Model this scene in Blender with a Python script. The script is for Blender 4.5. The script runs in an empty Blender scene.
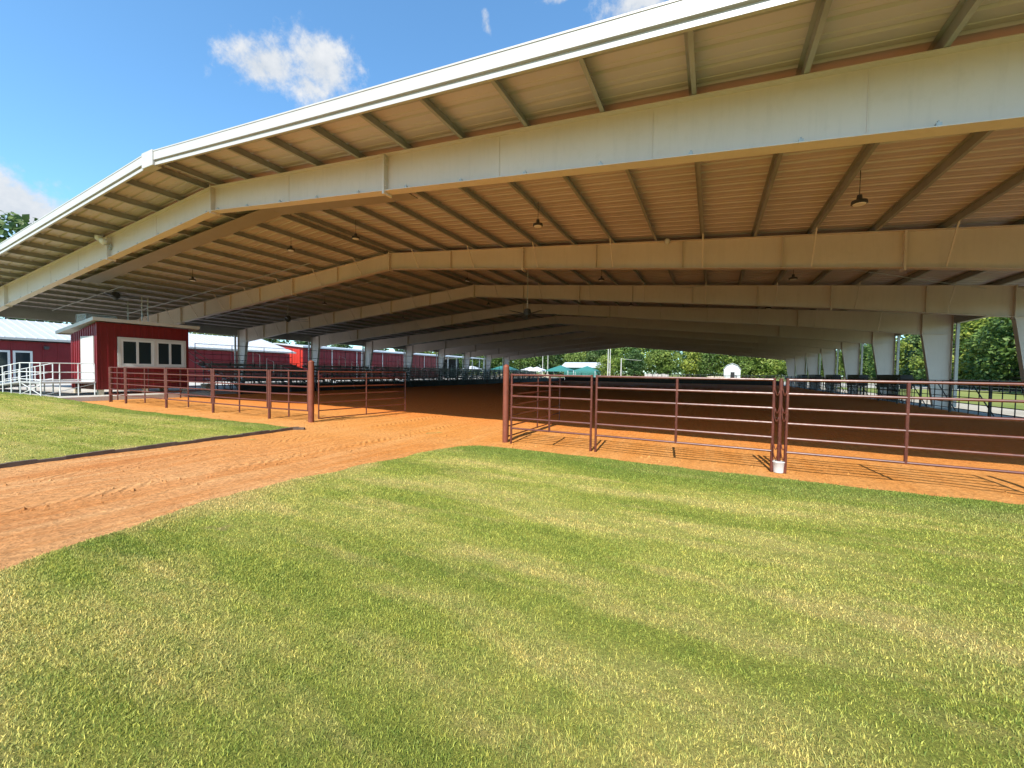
import bpy, math, random
import numpy as np
from mathutils import Vector, Matrix

random.seed(7)
rng = np.random.default_rng(11)
S = bpy.context.scene
C = S.collection
R = math.radians

# ------------------------------------------------------------------ camera
CAM_H = 1.65
F_PX, YAW, PITCH, ROLL = 404.8, R(26.242), R(-1.77), R(0.833)
right0 = Vector((math.cos(YAW), math.sin(YAW), 0))
fwd = Vector((-math.sin(YAW) * math.cos(PITCH), math.cos(YAW) * math.cos(PITCH), math.sin(PITCH)))
up0 = right0.cross(fwd)
cr = right0 * math.cos(ROLL) + up0 * math.sin(ROLL)
cu = -right0 * math.sin(ROLL) + up0 * math.cos(ROLL)
cam_d = bpy.data.cameras.new('camera')
cam = bpy.data.objects.new('camera', cam_d)
C.objects.link(cam)
M = Matrix((cr, cu, -fwd)).transposed().to_4x4()
M.translation = Vector((0, 0, CAM_H))
cam.matrix_world = M
cam_d.sensor_width = 36
cam_d.lens = F_PX / 1024 * 36
cam_d.clip_start = 0.05
cam_d.clip_end = 3000
S.camera = cam

# ------------------------------------------------------------------ materials
def node(nt, t, **kw):
    n = nt.nodes.new(t)
    for k, v in kw.items():
        if k in n.inputs: n.inputs[k].default_value = v
        else: setattr(n, k, v)
    return n

def new_mat(name):
    m = bpy.data.materials.new(name); m.use_nodes = True
    nt = m.node_tree
    b = nt.nodes['Principled BSDF']
    return m, nt, b

def ramp(nt, fac, stops):
    r = nt.nodes.new('ShaderNodeValToRGB')
    e = r.color_ramp.elements
    while len(e) < len(stops): e.new(0.5)
    for el, (p, c) in zip(e, stops):
        el.position = p; el.color = (*c, 1)
    nt.links.new(fac, r.inputs[0])
    return r.outputs[0]

def noise(nt, scale, detail=4, rough=.55, coord='Object', vec=None, stretch=None):
    if vec is None:
        if coord == 'Position': vec = nt.nodes.new('ShaderNodeNewGeometry').outputs['Position']
        else: vec = nt.nodes.new('ShaderNodeTexCoord').outputs[coord]
    if stretch:
        mp = nt.nodes.new('ShaderNodeMapping'); mp.inputs['Scale'].default_value = stretch
        nt.links.new(vec, mp.inputs[0]); vec = mp.outputs[0]
    n = node(nt, 'ShaderNodeTexNoise', Scale=scale, Detail=detail, Roughness=rough)
    nt.links.new(vec, n.inputs['Vector'])
    return n.outputs[0]

def mix(nt, fac, a, b, mode='MIX'):
    m = nt.nodes.new('ShaderNodeMix'); m.data_type = 'RGBA'; m.blend_type = mode
    for s, v in ((m.inputs[0], fac), (m.inputs[6], a), (m.inputs[7], b)):
        if isinstance(v, (int, float)): s.default_value = v
        elif isinstance(v, tuple): s.default_value = (*v, 1)
        else: nt.links.new(v, s)
    return m.outputs[2]

def bump(nt, b, h, dist, strength=1.0):
    n = node(nt, 'ShaderNodeBump', Distance=dist, Strength=strength)
    nt.links.new(h, n.inputs['Height']); nt.links.new(n.outputs[0], b.inputs['Normal'])

def paint(name, col, rough=.5, var=.12, scale=1.5, metal=0.0, dirt=None, spec=.5, streak=0):
    m, nt, b = new_mat(name)
    n1 = noise(nt, scale, 5, .6)
    lo = tuple(c * (1 - var) for c in col); hi = tuple(min(1, c * (1 + var)) for c in col)
    c = ramp(nt, n1, [(.3, lo), (.7, hi)])
    if dirt:
        n2 = noise(nt, scale * 4, 6, .7)
        f = ramp(nt, n2, [(.52, (0, 0, 0)), (.75, (.6, .6, .6))])
        c = mix(nt, f, c, dirt)
    if streak:
        n3 = noise(nt, 3.0, 6, .7, stretch=(2.2, 2.2, .22))
        c = mix(nt, ramp(nt, n3, [(.5, (0, 0, 0)), (.8, (streak,) * 3)]), c, tuple(q * .62 for q in col))
    nt.links.new(c, b.inputs['Base Color'])
    rn = noise(nt, scale * 3, 3)
    mr = node(nt, 'ShaderNodeMapRange'); mr.inputs[3].default_value = rough - .1; mr.inputs[4].default_value = rough + .1
    nt.links.new(rn, mr.inputs[0]); nt.links.new(mr.outputs[0], b.inputs['Roughness'])
    b.inputs['Metallic'].default_value = metal
    b.inputs['Specular IOR Level'].default_value = spec
    return m

MAT = {}
MAT['beam'] = paint('cream_beam_paint', (.62, .535, .48), .5, .05, .7, dirt=(.54, .46, .39), streak=.28)
MAT['sheet'] = paint('galvalume_sheet', (.53, .455, .46), .45, .08, .5, metal=.15)
MAT['purlin'] = paint('galvanised_purlin', (.31, .31, .30), .5, .15, 1.2, metal=.2)
MAT['strip'] = paint('grey_brown_strip', (.30, .255, .23), .6, .1, .8)
MAT['trim'] = paint('white_trim', (.43, .41, .375), .4, .04, 1)
MAT['trim_groove'] = paint('grey_groove', (.42, .42, .41), .5, .05, 1)
MAT['gal'] = paint('galvanised_column_post', (.42, .43, .43), .45, .1, 1.5, metal=.3)
MAT['redpipe'] = paint('oxblood_pipe_paint', (.10, .023, .013), .4, .3, 6, dirt=(.17, .075, .04), spec=.5)
MAT['redpost'] = paint('rusty_red_post', (.17, .040, .018), .6, .2, 5, dirt=(.18, .065, .03))
MAT['blackpipe'] = paint('black_pipe', (.018, .018, .019), .4, .2, 4)
MAT['blacksheet'] = paint('black_sheet', (.012, .012, .013), .5, .2, 3)
MAT['white'] = paint('white_paint', (.60, .60, .585), .4, .04, 2)
MAT['alu'] = paint('aluminium', (.62, .63, .64), .35, .06, 3, metal=.55)
MAT['aludark'] = paint('shaded_aluminium', (.27, .28, .29), .38, .2, 2, metal=.6)  # aluminium darkened: shade on bleachers and stair is put into the colour
MAT['steel_dark'] = paint('dark_steel', (.05, .05, .052), .45, .2, 3)
MAT['red'] = paint('red_metal_siding', (.165, .008, .011), .42, .14, .8, streak=.8)
MAT['redend'] = paint('sunlit_red_siding', (.48, .035, .022), .42, .08, .8)  # red siding with sunlight painted in as a brighter colour
MAT['whiteroof'] = paint('white_metal_roof', (.47, .475, .48), .4, .04, .4)
MAT['grey_trim'] = paint('grey_window_trim', (.52, .51, .48), .45, .05, 2)
MAT['concrete'] = paint('concrete', (.46, .43, .38), .85, .12, 2, dirt=(.36, .31, .25))
MAT['concrete_pale'] = paint('chalky_footing', (.58, .56, .52), .8, .1, 6, dirt=(.42, .28, .17))
MAT['teal'] = paint('teal_canopy', (.03, .15, .125), .6, .1, 1)
MAT['dark'] = paint('dark_interior', (.015, .014, .014), .8, .1, 1)
MAT['timber'] = paint('dark_edging', (.10, .065, .045), .85, .3, 6)
MAT['tan'] = paint('tan_wall', (.55, .46, .33), .8, .1, 2)
MAT['pole'] = paint('pale_pole', (.5, .47, .42), .6, .1, 2)
m, nt, b = new_mat('dark_window_glass')
b.inputs['Base Color'].default_value = (.02, .028, .032, 1); b.inputs['Roughness'].default_value = .04
MAT['glass'] = m
m, nt, b = new_mat('frosted_lamp_lens'); b.inputs['Base Color'].default_value = (.75, .73, .72, 1); b.inputs['Roughness'].default_value = .3
MAT['lens'] = m
m, nt, b = new_mat('wire_mesh_screen')
b.inputs['Base Color'].default_value = (.45, .5, .5, 1); b.inputs['Roughness'].default_value = .4
b.inputs['Alpha'].default_value = .35
MAT['screen'] = m

# red clay
def clay(name, base, dark, pale, scale=1.0):
    m, nt, b = new_mat(name)
    big = noise(nt, .22 * scale, 5, .6, 'Position')
    streak = noise(nt, 1.1 * scale, 6, .65, 'Position', stretch=(2.6, .16, 1))
    c = ramp(nt, big, [(.32, dark), (.52, base), (.72, pale)])
    f = ramp(nt, streak, [(.42, (0, 0, 0)), (.66, (.9, .9, .9))])
    c = mix(nt, f, c, pale)
    st2 = noise(nt, .8 * scale, 6, .7, 'Position', stretch=(4.5, .12, 1))
    c = mix(nt, ramp(nt, st2, [(.5, (0, 0, 0)), (.66, (.55, .55, .55))]), c, dark)
    sx = nt.nodes.new('ShaderNodeSeparateXYZ'); gq = nt.nodes.new('ShaderNodeNewGeometry'); nt.links.new(gq.outputs['Position'], sx.inputs[0])
    df = node(nt, 'ShaderNodeMath', operation='SUBTRACT'); df.inputs[1].default_value = 7.75; nt.links.new(sx.outputs[1], df.inputs[0])
    ab = node(nt, 'ShaderNodeMath', operation='ABSOLUTE'); nt.links.new(df.outputs[0], ab.inputs[0])
    mr = node(nt, 'ShaderNodeMapRange'); mr.inputs[1].default_value = .15; mr.inputs[2].default_value = .75; mr.inputs[3].default_value = .6; mr.inputs[4].default_value = 0; nt.links.new(ab.outputs[0], mr.inputs[0])
    mm = node(nt, 'ShaderNodeMath', operation='MULTIPLY'); nt.links.new(mr.outputs[0], mm.inputs[0]); nt.links.new(noise(nt, 2.2, 5, .7, 'Position'), mm.inputs[1])
    c = mix(nt, mm.outputs[0], c, (.62, .40, .20))
    # dusty wheel-worn path outside, fresh orange sand in the gateway, shade's redder tone painted in under the roof
    wv = node(nt, 'ShaderNodeMath', operation='MULTIPLY_ADD'); wv.inputs[1].default_value = 2.6; nt.links.new(noise(nt, .5, 4, .6, 'Position'), wv.inputs[0]); nt.links.new(sx.outputs[1], wv.inputs[2])
    for lo_, hi_, cc, amt in ((4.6, 9.2, (.66, .265, .048), .6), (11.5, 15, (.72, .19, .03), .9)):
        q = node(nt, 'ShaderNodeMapRange'); q.inputs[1].default_value = lo_; q.inputs[2].default_value = hi_; q.inputs[4].default_value = amt
        nt.links.new(wv.outputs[0], q.inputs[0]); c = mix(nt, q.outputs[0], c, cc)
    fine = noise(nt, 14 * scale, 8, .75, 'Position')
    f2 = ramp(nt, fine, [(.42, (.72, .72, .72)), (.62, (1.08, 1.08, 1.08))])
    c = mix(nt, .8, c, f2, 'MULTIPLY')
    # clods and pebbles
    vo = node(nt, 'ShaderNodeTexVoronoi', Scale=26.0)
    gp = nt.nodes.new('ShaderNodeNewGeometry'); nt.links.new(gp.outputs['Position'], vo.inputs['Vector'])
    mask = noise(nt, .9, 3, .6, 'Position', stretch=(1.2, .3, 1))
    nt.links.new(c, b.inputs['Base Color'])
    b.inputs['Roughness'].default_value = .95
    b.inputs['Specular IOR Level'].default_value = .12
    ad = node(nt, 'ShaderNodeMath', operation='ADD')
    nt.links.new(fine, ad.inputs[0])
    rut = noise(nt, 3.0, 6, .7, 'Position', stretch=(1.3, .5, 1))
    mu = node(nt, 'ShaderNodeMath', operation='MULTIPLY'); mu.inputs[1].default_value = 2.2
    nt.links.new(rut, mu.inputs[0]); nt.links.new(mu.outputs[0], ad.inputs[1])
    # tyre tread pressed into the path
    wx_ = node(nt, 'ShaderNodeMath', operation='MULTIPLY_ADD'); wx_.inputs[1].default_value = .5; nt.links.new(noise(nt, .45, 2, .5, 'Position'), wx_.inputs[0]); nt.links.new(sx.outputs[0], wx_.inputs[2])
    prev = None
    for cx_ in (-8.45, -6.75):
        d1 = node(nt, 'ShaderNodeMath', operation='SUBTRACT'); d1.inputs[1].default_value = cx_; nt.links.new(wx_.outputs[0], d1.inputs[0])
        d2 = node(nt, 'ShaderNodeMath', operation='ABSOLUTE'); nt.links.new(d1.outputs[0], d2.inputs[0])
        d3 = node(nt, 'ShaderNodeMapRange'); d3.inputs[1].default_value = .10; d3.inputs[2].default_value = .15; d3.inputs[3].default_value = 1; d3.inputs[4].default_value = 0; nt.links.new(d2.outputs[0], d3.inputs[0])
        if prev is None: prev = d3.outputs[0]
        else:
            mx_ = node(nt, 'ShaderNodeMath', operation='MAXIMUM'); nt.links.new(prev, mx_.inputs[0]); nt.links.new(d3.outputs[0], mx_.inputs[1]); prev = mx_.outputs[0]
    wvt = node(nt, 'ShaderNodeTexWave', Scale=3.4, Distortion=2.0, Detail=2.0); wvt.bands_direction = 'DIAGONAL'; nt.links.new(gp.outputs['Position'], wvt.inputs['Vector'])
    pt = noise(nt, .7, 3, .6, 'Position')
    pm = node(nt, 'ShaderNodeMapRange'); pm.inputs[1].default_value = .42; pm.inputs[2].default_value = .6; nt.links.new(pt, pm.inputs[0])
    t1 = node(nt, 'ShaderNodeMath', operation='MULTIPLY'); nt.links.new(prev, t1.inputs[0]); nt.links.new(pm.outputs[0], t1.inputs[1])
    t2 = node(nt, 'ShaderNodeMath', operation='MULTIPLY'); nt.links.new(t1.outputs[0], t2.inputs[0]); nt.links.new(wvt.outputs['Fac'], t2.inputs[1])
    t3 = node(nt, 'ShaderNodeMath', operation='MULTIPLY_ADD'); t3.inputs[1].default_value = .6; nt.links.new(t2.outputs[0], t3.inputs[0]); nt.links.new(ad.outputs[0], t3.inputs[2])
    t4 = node(nt, 'ShaderNodeMath', operation='MULTIPLY_ADD'); t4.inputs[1].default_value = -.35; nt.links.new(t1.outputs[0], t4.inputs[0]); nt.links.new(t3.outputs[0], t4.inputs[2])
    # harrow lines inside the arena
    hw = node(nt, 'ShaderNodeTexWave', Scale=1.9, Distortion=3.0, Detail=3.0); hw.bands_direction = 'X'; nt.links.new(gp.outputs['Position'], hw.inputs['Vector'])
    t5 = node(nt, 'ShaderNodeMath', operation='MULTIPLY_ADD'); t5.inputs[1].default_value = .35; nt.links.new(hw.outputs['Fac'], t5.inputs[0]); nt.links.new(t4.outputs[0], t5.inputs[2])
    bump(nt, b, t5.outputs[0], .045)
    return m
MAT['clay'] = clay('red_clay', (.58, .235, .072), (.50, .175, .048), (.68, .36, .15))

# lawn soil sheet and blade material share their colour field
def lawn_color(nt, per_blade):
    big = noise(nt, .42, 4, .55, 'Position', stretch=(.5, 2.0, 1))
    mid = noise(nt, 1.5, 5, .65, 'Position', stretch=(.28, 1.5, 1))
    c1 = ramp(nt, big, [(.32, (.26, .315, .058)), (.46, (.40, .42, .09)), (.57, (.54, .50, .15)), (.70, (.72, .56, .25))])
    f = ramp(nt, mid, [(.49, (0, 0, 0)), (.70, (.75, .75, .75))])
    c = mix(nt, f, c1, (.70, .55, .23))
    # greener fringe beside the dirt, where the lawn is watered less often mown
    sx = nt.nodes.new('ShaderNodeSeparateXYZ'); gp = nt.nodes.new('ShaderNodeNewGeometry')
    nt.links.new(gp.outputs['Position'], sx.inputs[0])
    wob = noise(nt, .8, 3, .6, 'Position')
    ad = node(nt, 'ShaderNodeMath', operation='ADD'); nt.links.new(sx.outputs[1], ad.inputs[0]); nt.links.new(wob, ad.inputs[1])
    mr = node(nt, 'ShaderNodeMapRange'); mr.inputs[1].default_value = 6.6; mr.inputs[2].default_value = 7.5; mr.inputs[4].default_value = .75
    nt.links.new(ad.outputs[0], mr.inputs[0])
    c = mix(nt, mr.outputs[0], c, (.19, .27, .05))
    cl = noise(nt, 7.0, 4, .7, 'Position')
    c = mix(nt, 1.0, c, ramp(nt, cl, [(.3, (.70, .78, .68)), (.5, (.93, .93, .90)), (.7, (1.05, 1.0, .95))]), 'MULTIPLY')
    sp = noise(nt, 1.9, 3, .5, 'Position', stretch=(1, 1, 0))
    c = mix(nt, ramp(nt, sp, [(.70, (0, 0, 0)), (.78, (.7, .7, .7))]), c, (.46, .34, .17))
    # worn straw margin along the clay path
    a2 = node(nt, 'ShaderNodeMath', operation='MULTIPLY_ADD'); a2.inputs[1].default_value = 1.6; nt.links.new(noise(nt, 1.1, 4, .6, 'Position'), a2.inputs[0]); nt.links.new(sx.outputs[0], a2.inputs[2])
    m2 = node(nt, 'ShaderNodeMapRange'); m2.inputs[1].default_value = -4.1; m2.inputs[2].default_value = -4.6; m2.inputs[4].default_value = .8; nt.links.new(a2.outputs[0], m2.inputs[0])
    m3 = node(nt, 'ShaderNodeMath', operation='GREATER_THAN'); m3.inputs[1].default_value = -8.0; nt.links.new(sx.outputs[0], m3.inputs[0])
    m4 = node(nt, 'ShaderNodeMath', operation='MULTIPLY'); nt.links.new(m2.outputs[0], m4.inputs[0]); nt.links.new(m3.outputs[0], m4.inputs[1])
    c = mix(nt, m4.outputs[0], c, (.60, .45, .18))
    if per_blade:
        at = nt.nodes.new('ShaderNodeAttribute'); at.attribute_name = 'rnd'
        v = ramp(nt, at.outputs['Fac'], [(0, (.38, .48, .38)), (.45, (.9, .93, .85)), (.8, (1.25, 1.2, 1.05)), (1, (1.7, 1.5, 1.35))])
        c = mix(nt, 1.0, c, v, 'MULTIPLY')
    return c
m, nt, b = new_mat('lawn_thatch')
c = lawn_color(nt, False)
fine = noise(nt, 60, 6, .8, 'Position')
c = mix(nt, .9, c, ramp(nt, fine, [(.35, (.35, .36, .30)), (.65, (.95, .9, .82))]), 'MULTIPLY')
nt.links.new(c, b.inputs['Base Color']); b.inputs['Roughness'].default_value = .95; b.inputs['Specular IOR Level'].default_value = .1
bump(nt, b, fine, .03)
MAT['thatch'] = m
m, nt, b = new_mat('grass_blade')
c = lawn_color(nt, True)
nt.links.new(c, b.inputs['Base Color']); b.inputs['Roughness'].default_value = .6; b.inputs['Specular IOR Level'].default_value = .25
tr = nt.nodes.new('ShaderNodeBsdfTranslucent'); nt.links.new(c, tr.inputs[0])
ms = nt.nodes.new('ShaderNodeMixShader'); ms.inputs[0].default_value = .3
nt.links.new(b.outputs[0], ms.inputs[1]); nt.links.new(tr.outputs[0], ms.inputs[2])
nt.links.new(ms.outputs[0], nt.nodes['Material Output'].inputs[0])
MAT['blade'] = m

m, nt, b = new_mat('field_ground')
n1 = noise(nt, .05, 6, .6, 'Position'); n2 = noise(nt, 1.2, 6, .7, 'Position')
c = ramp(nt, n1, [(.35, (.10, .15, .03)), (.6, (.20, .22, .06))])
c = mix(nt, ramp(nt, n2, [(.45, (0, 0, 0)), (.7, (.6, .6, .6))]), c, (.26, .24, .09))
nt.links.new(c, b.inputs['Base Color']); b.inputs['Roughness'].default_value = .95; b.inputs['Specular IOR Level'].default_value = .1
MAT['field'] = m
m, nt, b = new_mat('pale_gravel')
n1 = noise(nt, .3, 6, .65, 'Position'); n2 = noise(nt, 20, 5, .7, 'Position')
c = ramp(nt, n1, [(.35, (.30, .27, .21)), (.65, (.44, .40, .33))])
c = mix(nt, .6, c, ramp(nt, n2, [(.35, (.7, .7, .7)), (.65, (1.1, 1.1, 1.1))]), 'MULTIPLY')
nt.links.new(c, b.inputs['Base Color']); b.inputs['Roughness'].default_value = .9
MAT['gravel'] = m

def foliage(name, lo, mid_, hi):
    m, nt, b = new_mat(name)
    at = nt.nodes.new('ShaderNodeAttribute'); at.attribute_name = 'tint'
    c = ramp(nt, at.outputs['Fac'], [(0, lo), (.5, mid_), (1, hi)])
    oi = nt.nodes.new('ShaderNodeObjectInfo')
    v = ramp(nt, oi.outputs['Random'], [(0, (.8, .9, .85)), (.5, (1, 1, 1)), (1, (1.2, 1.12, .95))])
    c = mix(nt, 1.0, c, v, 'MULTIPLY')
    nt.links.new(c, b.inputs['Base Color']); b.inputs['Roughness'].default_value = .55; b.inputs['Specular IOR Level'].default_value = .3
    tr = nt.nodes.new('ShaderNodeBsdfTranslucent'); nt.links.new(c, tr.inputs[0])
    ms = nt.nodes.new('ShaderNodeMixShader'); ms.inputs[0].default_value = .25
    nt.links.new(b.outputs[0], ms.inputs[1]); nt.links.new(tr.outputs[0], ms.inputs[2])
    nt.links.new(ms.outputs[0], nt.nodes['Material Output'].inputs[0])
    return m
MAT['leaf'] = foliage('leaf_green', (.045, .085, .018), (.11, .175, .035), (.21, .26, .06))
MAT['leafdark'] = foliage('leaf_dark', (.028, .06, .02), (.065, .115, .034), (.12, .17, .048))
MAT['leafyellow'] = foliage('leaf_yellow_green', (.09, .15, .025), (.18, .245, .04), (.28, .32, .07))
MAT['bark'] = paint('bark', (.12, .09, .065), .9, .3, 4)

# ------------------------------------------------------------------ mesh helper
class MB:
    def __init__(s): s.v = []; s.f = []; s.mi = []; s.cur = 0
    def add(s, vs, fs):
        o = len(s.v); s.v += [tuple(v) for v in vs]; s.f += [tuple(i + o for i in f) for f in fs]; s.mi += [s.cur] * len(fs)
        return s
    def hexa(s, p):   # 8 points: bottom loop, top loop
        return s.add(p, [(0, 3, 2, 1), (4, 5, 6, 7), (0, 1, 5, 4), (1, 2, 6, 5), (2, 3, 7, 6), (3, 0, 4, 7)])
    def box(s, x0, x1, y0, y1, z0, z1):
        return s.hexa([(x0, y0, z0), (x1, y0, z0), (x1, y1, z0), (x0, y1, z0), (x0, y0, z1), (x1, y0, z1), (x1, y1, z1), (x0, y1, z1)])
    def bar(s, a, b, w, h, up=(0, 0, 1)):  # rectangular bar
        a = Vector(a); b = Vector(b); d = (b - a).normalized(); u = Vector(up)
        if abs(d.dot(u)) > .99: u = Vector((0, 1, 0))
        sd = d.cross(u).normalized(); u = sd.cross(d)
        pts = []
        for q in (a, b):
            pts += [q - sd * w / 2 - u * h / 2, q + sd * w / 2 - u * h / 2, q + sd * w / 2 + u * h / 2, q - sd * w / 2 + u * h / 2]
        return s.hexa(pts)
    def tube(s, pts, r, n=8, r2=None, caps=True):
        pts = [Vector(p) for p in pts]; k = len(pts); o = len(s.v); nv = []
        prev = None
        for i, p in enumerate(pts):
            d = (pts[min(i + 1, k - 1)] - pts[max(i - 1, 0)]).normalized()
            ref = Vector((0, 0, 1)) if abs(d.z) < .9 else Vector((0, 1, 0))
            a = d.cross(ref).normalized() if prev is None else (prev - d * prev.dot(d)).normalized()
            prev = a
            bb = d.cross(a)
            rr = r if r2 is None else r + (r2 - r) * i / (k - 1)
            for j in range(n):
                t = 2 * math.pi * j / n
                nv.append(p + a * math.cos(t) * rr + bb * math.sin(t) * rr)
        fs = []
        for i in range(k - 1):
            for j in range(n):
                fs.append((i * n + j, i * n + (j + 1) % n, (i + 1) * n + (j + 1) % n, (i + 1) * n + j))
        if caps: fs += [tuple(range(n))[::-1], tuple(range((k - 1) * n, k * n))]
        return s.add(nv, fs)
    def lathe(s, prof, c, n=16):
        cx, cy, cz = c; nv = []; fs = []
        for r, z in prof:
            for j in range(n):
                t = 2 * math.pi * j / n
                nv.append((cx + r * math.cos(t), cy + r * math.sin(t), cz + z))
        for i in range(len(prof) - 1):
            for j in range(n):
                fs.append((i * n + j, i * n + (j + 1) % n, (i + 1) * n + (j + 1) % n, (i + 1) * n + j))
        fs += [tuple(range(n))[::-1], tuple(range((len(prof) - 1) * n, len(prof) * n))]
        return s.add(nv, fs)
    def prism(s, poly, axis, a0, a1):  # poly in the two other axes
        n = len(poly)
        def P(q, a): return (q[0], a, q[1]) if axis == 'y' else ((a, q[0], q[1]) if axis == 'x' else (q[0], q[1], a))
        return s.add([P(q, a0) for q in poly] + [P(q, a1) for q in poly],
                     [tuple(range(n))[::-1], tuple(range(n, 2 * n))] + [(i, (i + 1) % n, n + (i + 1) % n, n + i) for i in range(n)])
    def build(s, name, mat, parent=None, smooth=False, bevel=0):
        me = bpy.data.meshes.new(name)
        me.from_pydata(s.v, [], s.f); me.update()
        mats = mat if isinstance(mat, (list, tuple)) else [mat]
        for x in mats: me.materials.append(MAT[x] if isinstance(x, str) else x)
        if len(mats) > 1: me.polygons.foreach_set('material_index', s.mi)
        import bmesh
        bm = bmesh.new(); bm.from_mesh(me); bmesh.ops.recalc_face_normals(bm, faces=bm.faces); bm.to_mesh(me); bm.free()
        if smooth:
            me.polygons.foreach_set('use_smooth', [True] * len(me.polygons))
            try: me.set_sharp_from_angle(angle=R(40))
            except Exception: pass
        o = bpy.data.objects.new(name, me); C.objects.link(o)
        if parent is not None:
            o.parent = parent
            o.matrix_parent_inverse = Matrix.Translation(-Vector(parent_world(parent)))
        if bevel:
            md = o.modifiers.new('bevel', 'BEVEL'); md.width = bevel; md.segments = 2; md.limit_method = 'ANGLE'
        return o
def parent_world(o):
    # a part's own frame is the world frame (its parent inverse cancels the thing's place), so only things carry an offset
    return Vector(o.location) if o.parent is None else Vector((0, 0, 0))
def tag(o, label, cat, group=None):
    o['label'] = label; o['category'] = cat
    if group: o['group'] = group
    return o
def thing(name, label, cat, loc=(0, 0, 0), group=None):
    o = bpy.data.objects.new(name, None); o.empty_display_size = .2; C.objects.link(o); o.location = loc
    return tag(o, label, cat, group)
def setting(o, kind='structure'): o['kind'] = kind; return o
def children_of(o): return [x for x in bpy.data.objects if x.parent == o]
def copy_tree(o, loc, label=None, rotz=0, scale=1, group=None):
    r = o.copy(); C.objects.link(r); r.location = loc; r.rotation_euler = (0, 0, rotz)
    r.scale = scale if isinstance(scale, tuple) else (scale,) * 3
    if label: r['label'] = label
    if group: r['group'] = group
    for ch in children_of(o):
        c = ch.copy(); C.objects.link(c); c.parent = r; c.matrix_parent_inverse = ch.matrix_parent_inverse.copy()
        for g in children_of(ch):
            d = g.copy(); C.objects.link(d); d.parent = c; d.matrix_parent_inverse = g.matrix_parent_inverse.copy()
    return r

# ------------------------------------------------------------------ arena geometry constants
UR = -14.228           # ridge line
D1, BAY, NF = 7.434, 7.8, 10
ZR, SL = 7.305, .081   # rafter top at the ridge, roof slope
SA, SB = 7.169, 18.998 # splice offsets from the ridge
KI, KO = 24.805, 26.041
V0, V1 = 5.84, D1 + 9 * BAY + 1.6
def rt(o): return ZR - SL * abs(o)

# ------------------------------------------------------------------ ground
g = MB(); g.add([(-1500, -600, -.02), (1500, -600, -.02), (1500, 1800, -.02), (-1500, 1800, -.02)], [(0, 1, 2, 3)])
setting(g.build('ground', 'field'))
def sheet(name, poly, z, mat):
    mb = MB(); mb.add([(x, y, z) for x, y in poly], [tuple(range(len(poly)))])
    return setting(mb.build(name, mat))
sheet('gravel_yard', [(-120, 77.5), (60, 77.5), (75, 128), (-120, 128)], -.012, 'gravel')
sheet('pavement', [(-75, -30), (-26.9, -30), (-26.9, 77.5), (-75, 77.5)], -.012, 'concrete')
sheet('gravel_walk', [(10.7, -10), (15.2, -10), (15.2, 77.5), (10.7, 77.5)], -.012, 'gravel')

def wobble_line(p0, p1, n, amp, seed):
    r = random.Random(seed); out = []; w = 0
    for i in range(n + 1):
        t = i / n; w = w * .6 + r.uniform(-amp, amp)
        e = min(1, 6 * t, 6 * (1 - t))
        dx, dy = p1[0] - p0[0], p1[1] - p0[1]; L = math.hypot(dx, dy)
        out.append((p0[0] + dx * t - dy / L * w * e, p0[1] + dy * t + dx / L * w * e))
    return out
# clay: gridded, gently churned surface
def clay_sheet():
    xs = np.concatenate([np.arange(-27, -12, .6), np.arange(-12, -4, .16), np.arange(-4, 11.0, .4)])
    ys = np.concatenate([np.arange(-30, 0, 1.5), np.arange(0, 13, .16), np.arange(13, 77.6, 1.0)])
    X, Y = np.meshgrid(xs, ys)
    Z = .006 * np.sin(X * 1.7 + .4 * Y) + .004 * np.sin(2.9 * Y + 1.3 * X) + .008 * np.sin(X * 2.3 + 1.0) * (Y < 9)
    Z = Z + rng.normal(0, .004, Z.shape) + .003
    n, k = X.shape
    v = np.stack([X, Y, Z], -1).reshape(-1, 3)
    i = np.arange((n - 1) * k).reshape(n - 1, k)[:, :-1].reshape(-1)
    f = np.stack([i, i + 1, i + k + 1, i + k], -1)
    me = bpy.data.meshes.new('clay_ground'); me.from_pydata(v.tolist(), [], f.tolist())
    me.polygons.foreach_set('use_smooth', [True] * len(me.polygons)); me.materials.append(MAT['clay'])
    o = bpy.data.objects.new('clay_ground', me); C.objects.link(o); setting(o)
clay_sheet()
# lawns
edgeR = wobble_line((-4.1, -9), (-4.8, .5), 30, .04, 3) + wobble_line((-4.8, .5), (-5.45, 2.7), 16, .04, 21)[1:] + wobble_line((-5.45, 2.7), (-5.42, 3.9), 9, .04, 22)[1:] + wobble_line((-5.42, 3.9), (-4.98, 6.7), 20, .05, 4)[1:] + \
        [(-4.8, 7.25), (-4.5, 7.52)] + wobble_line((-4.1, 7.58), (10.2, 7.45), 60, .045, 5)
lawnR = edgeR + [(10.2, -9)]
eL1 = wobble_line((-40, 7.05), (-26, 7.05), 14, .02, 8); eL2 = wobble_line((-26, 7.05), (-19, 7.12), 20, .04, 9); eL3 = wobble_line((-19, 7.12), (-10.15, 7.25), 30, .05, 10)
lawnL = [(-10.12, -9), (-40, -9)] + eL1[:-1] + eL2[:-1] + eL3 + [(-10.12, 7.1)]
SLAB = .2
def lz(x):
    t = np.clip((-19 - np.asarray(x, float)) / 7, 0, 1)
    return SLAB * t
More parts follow.
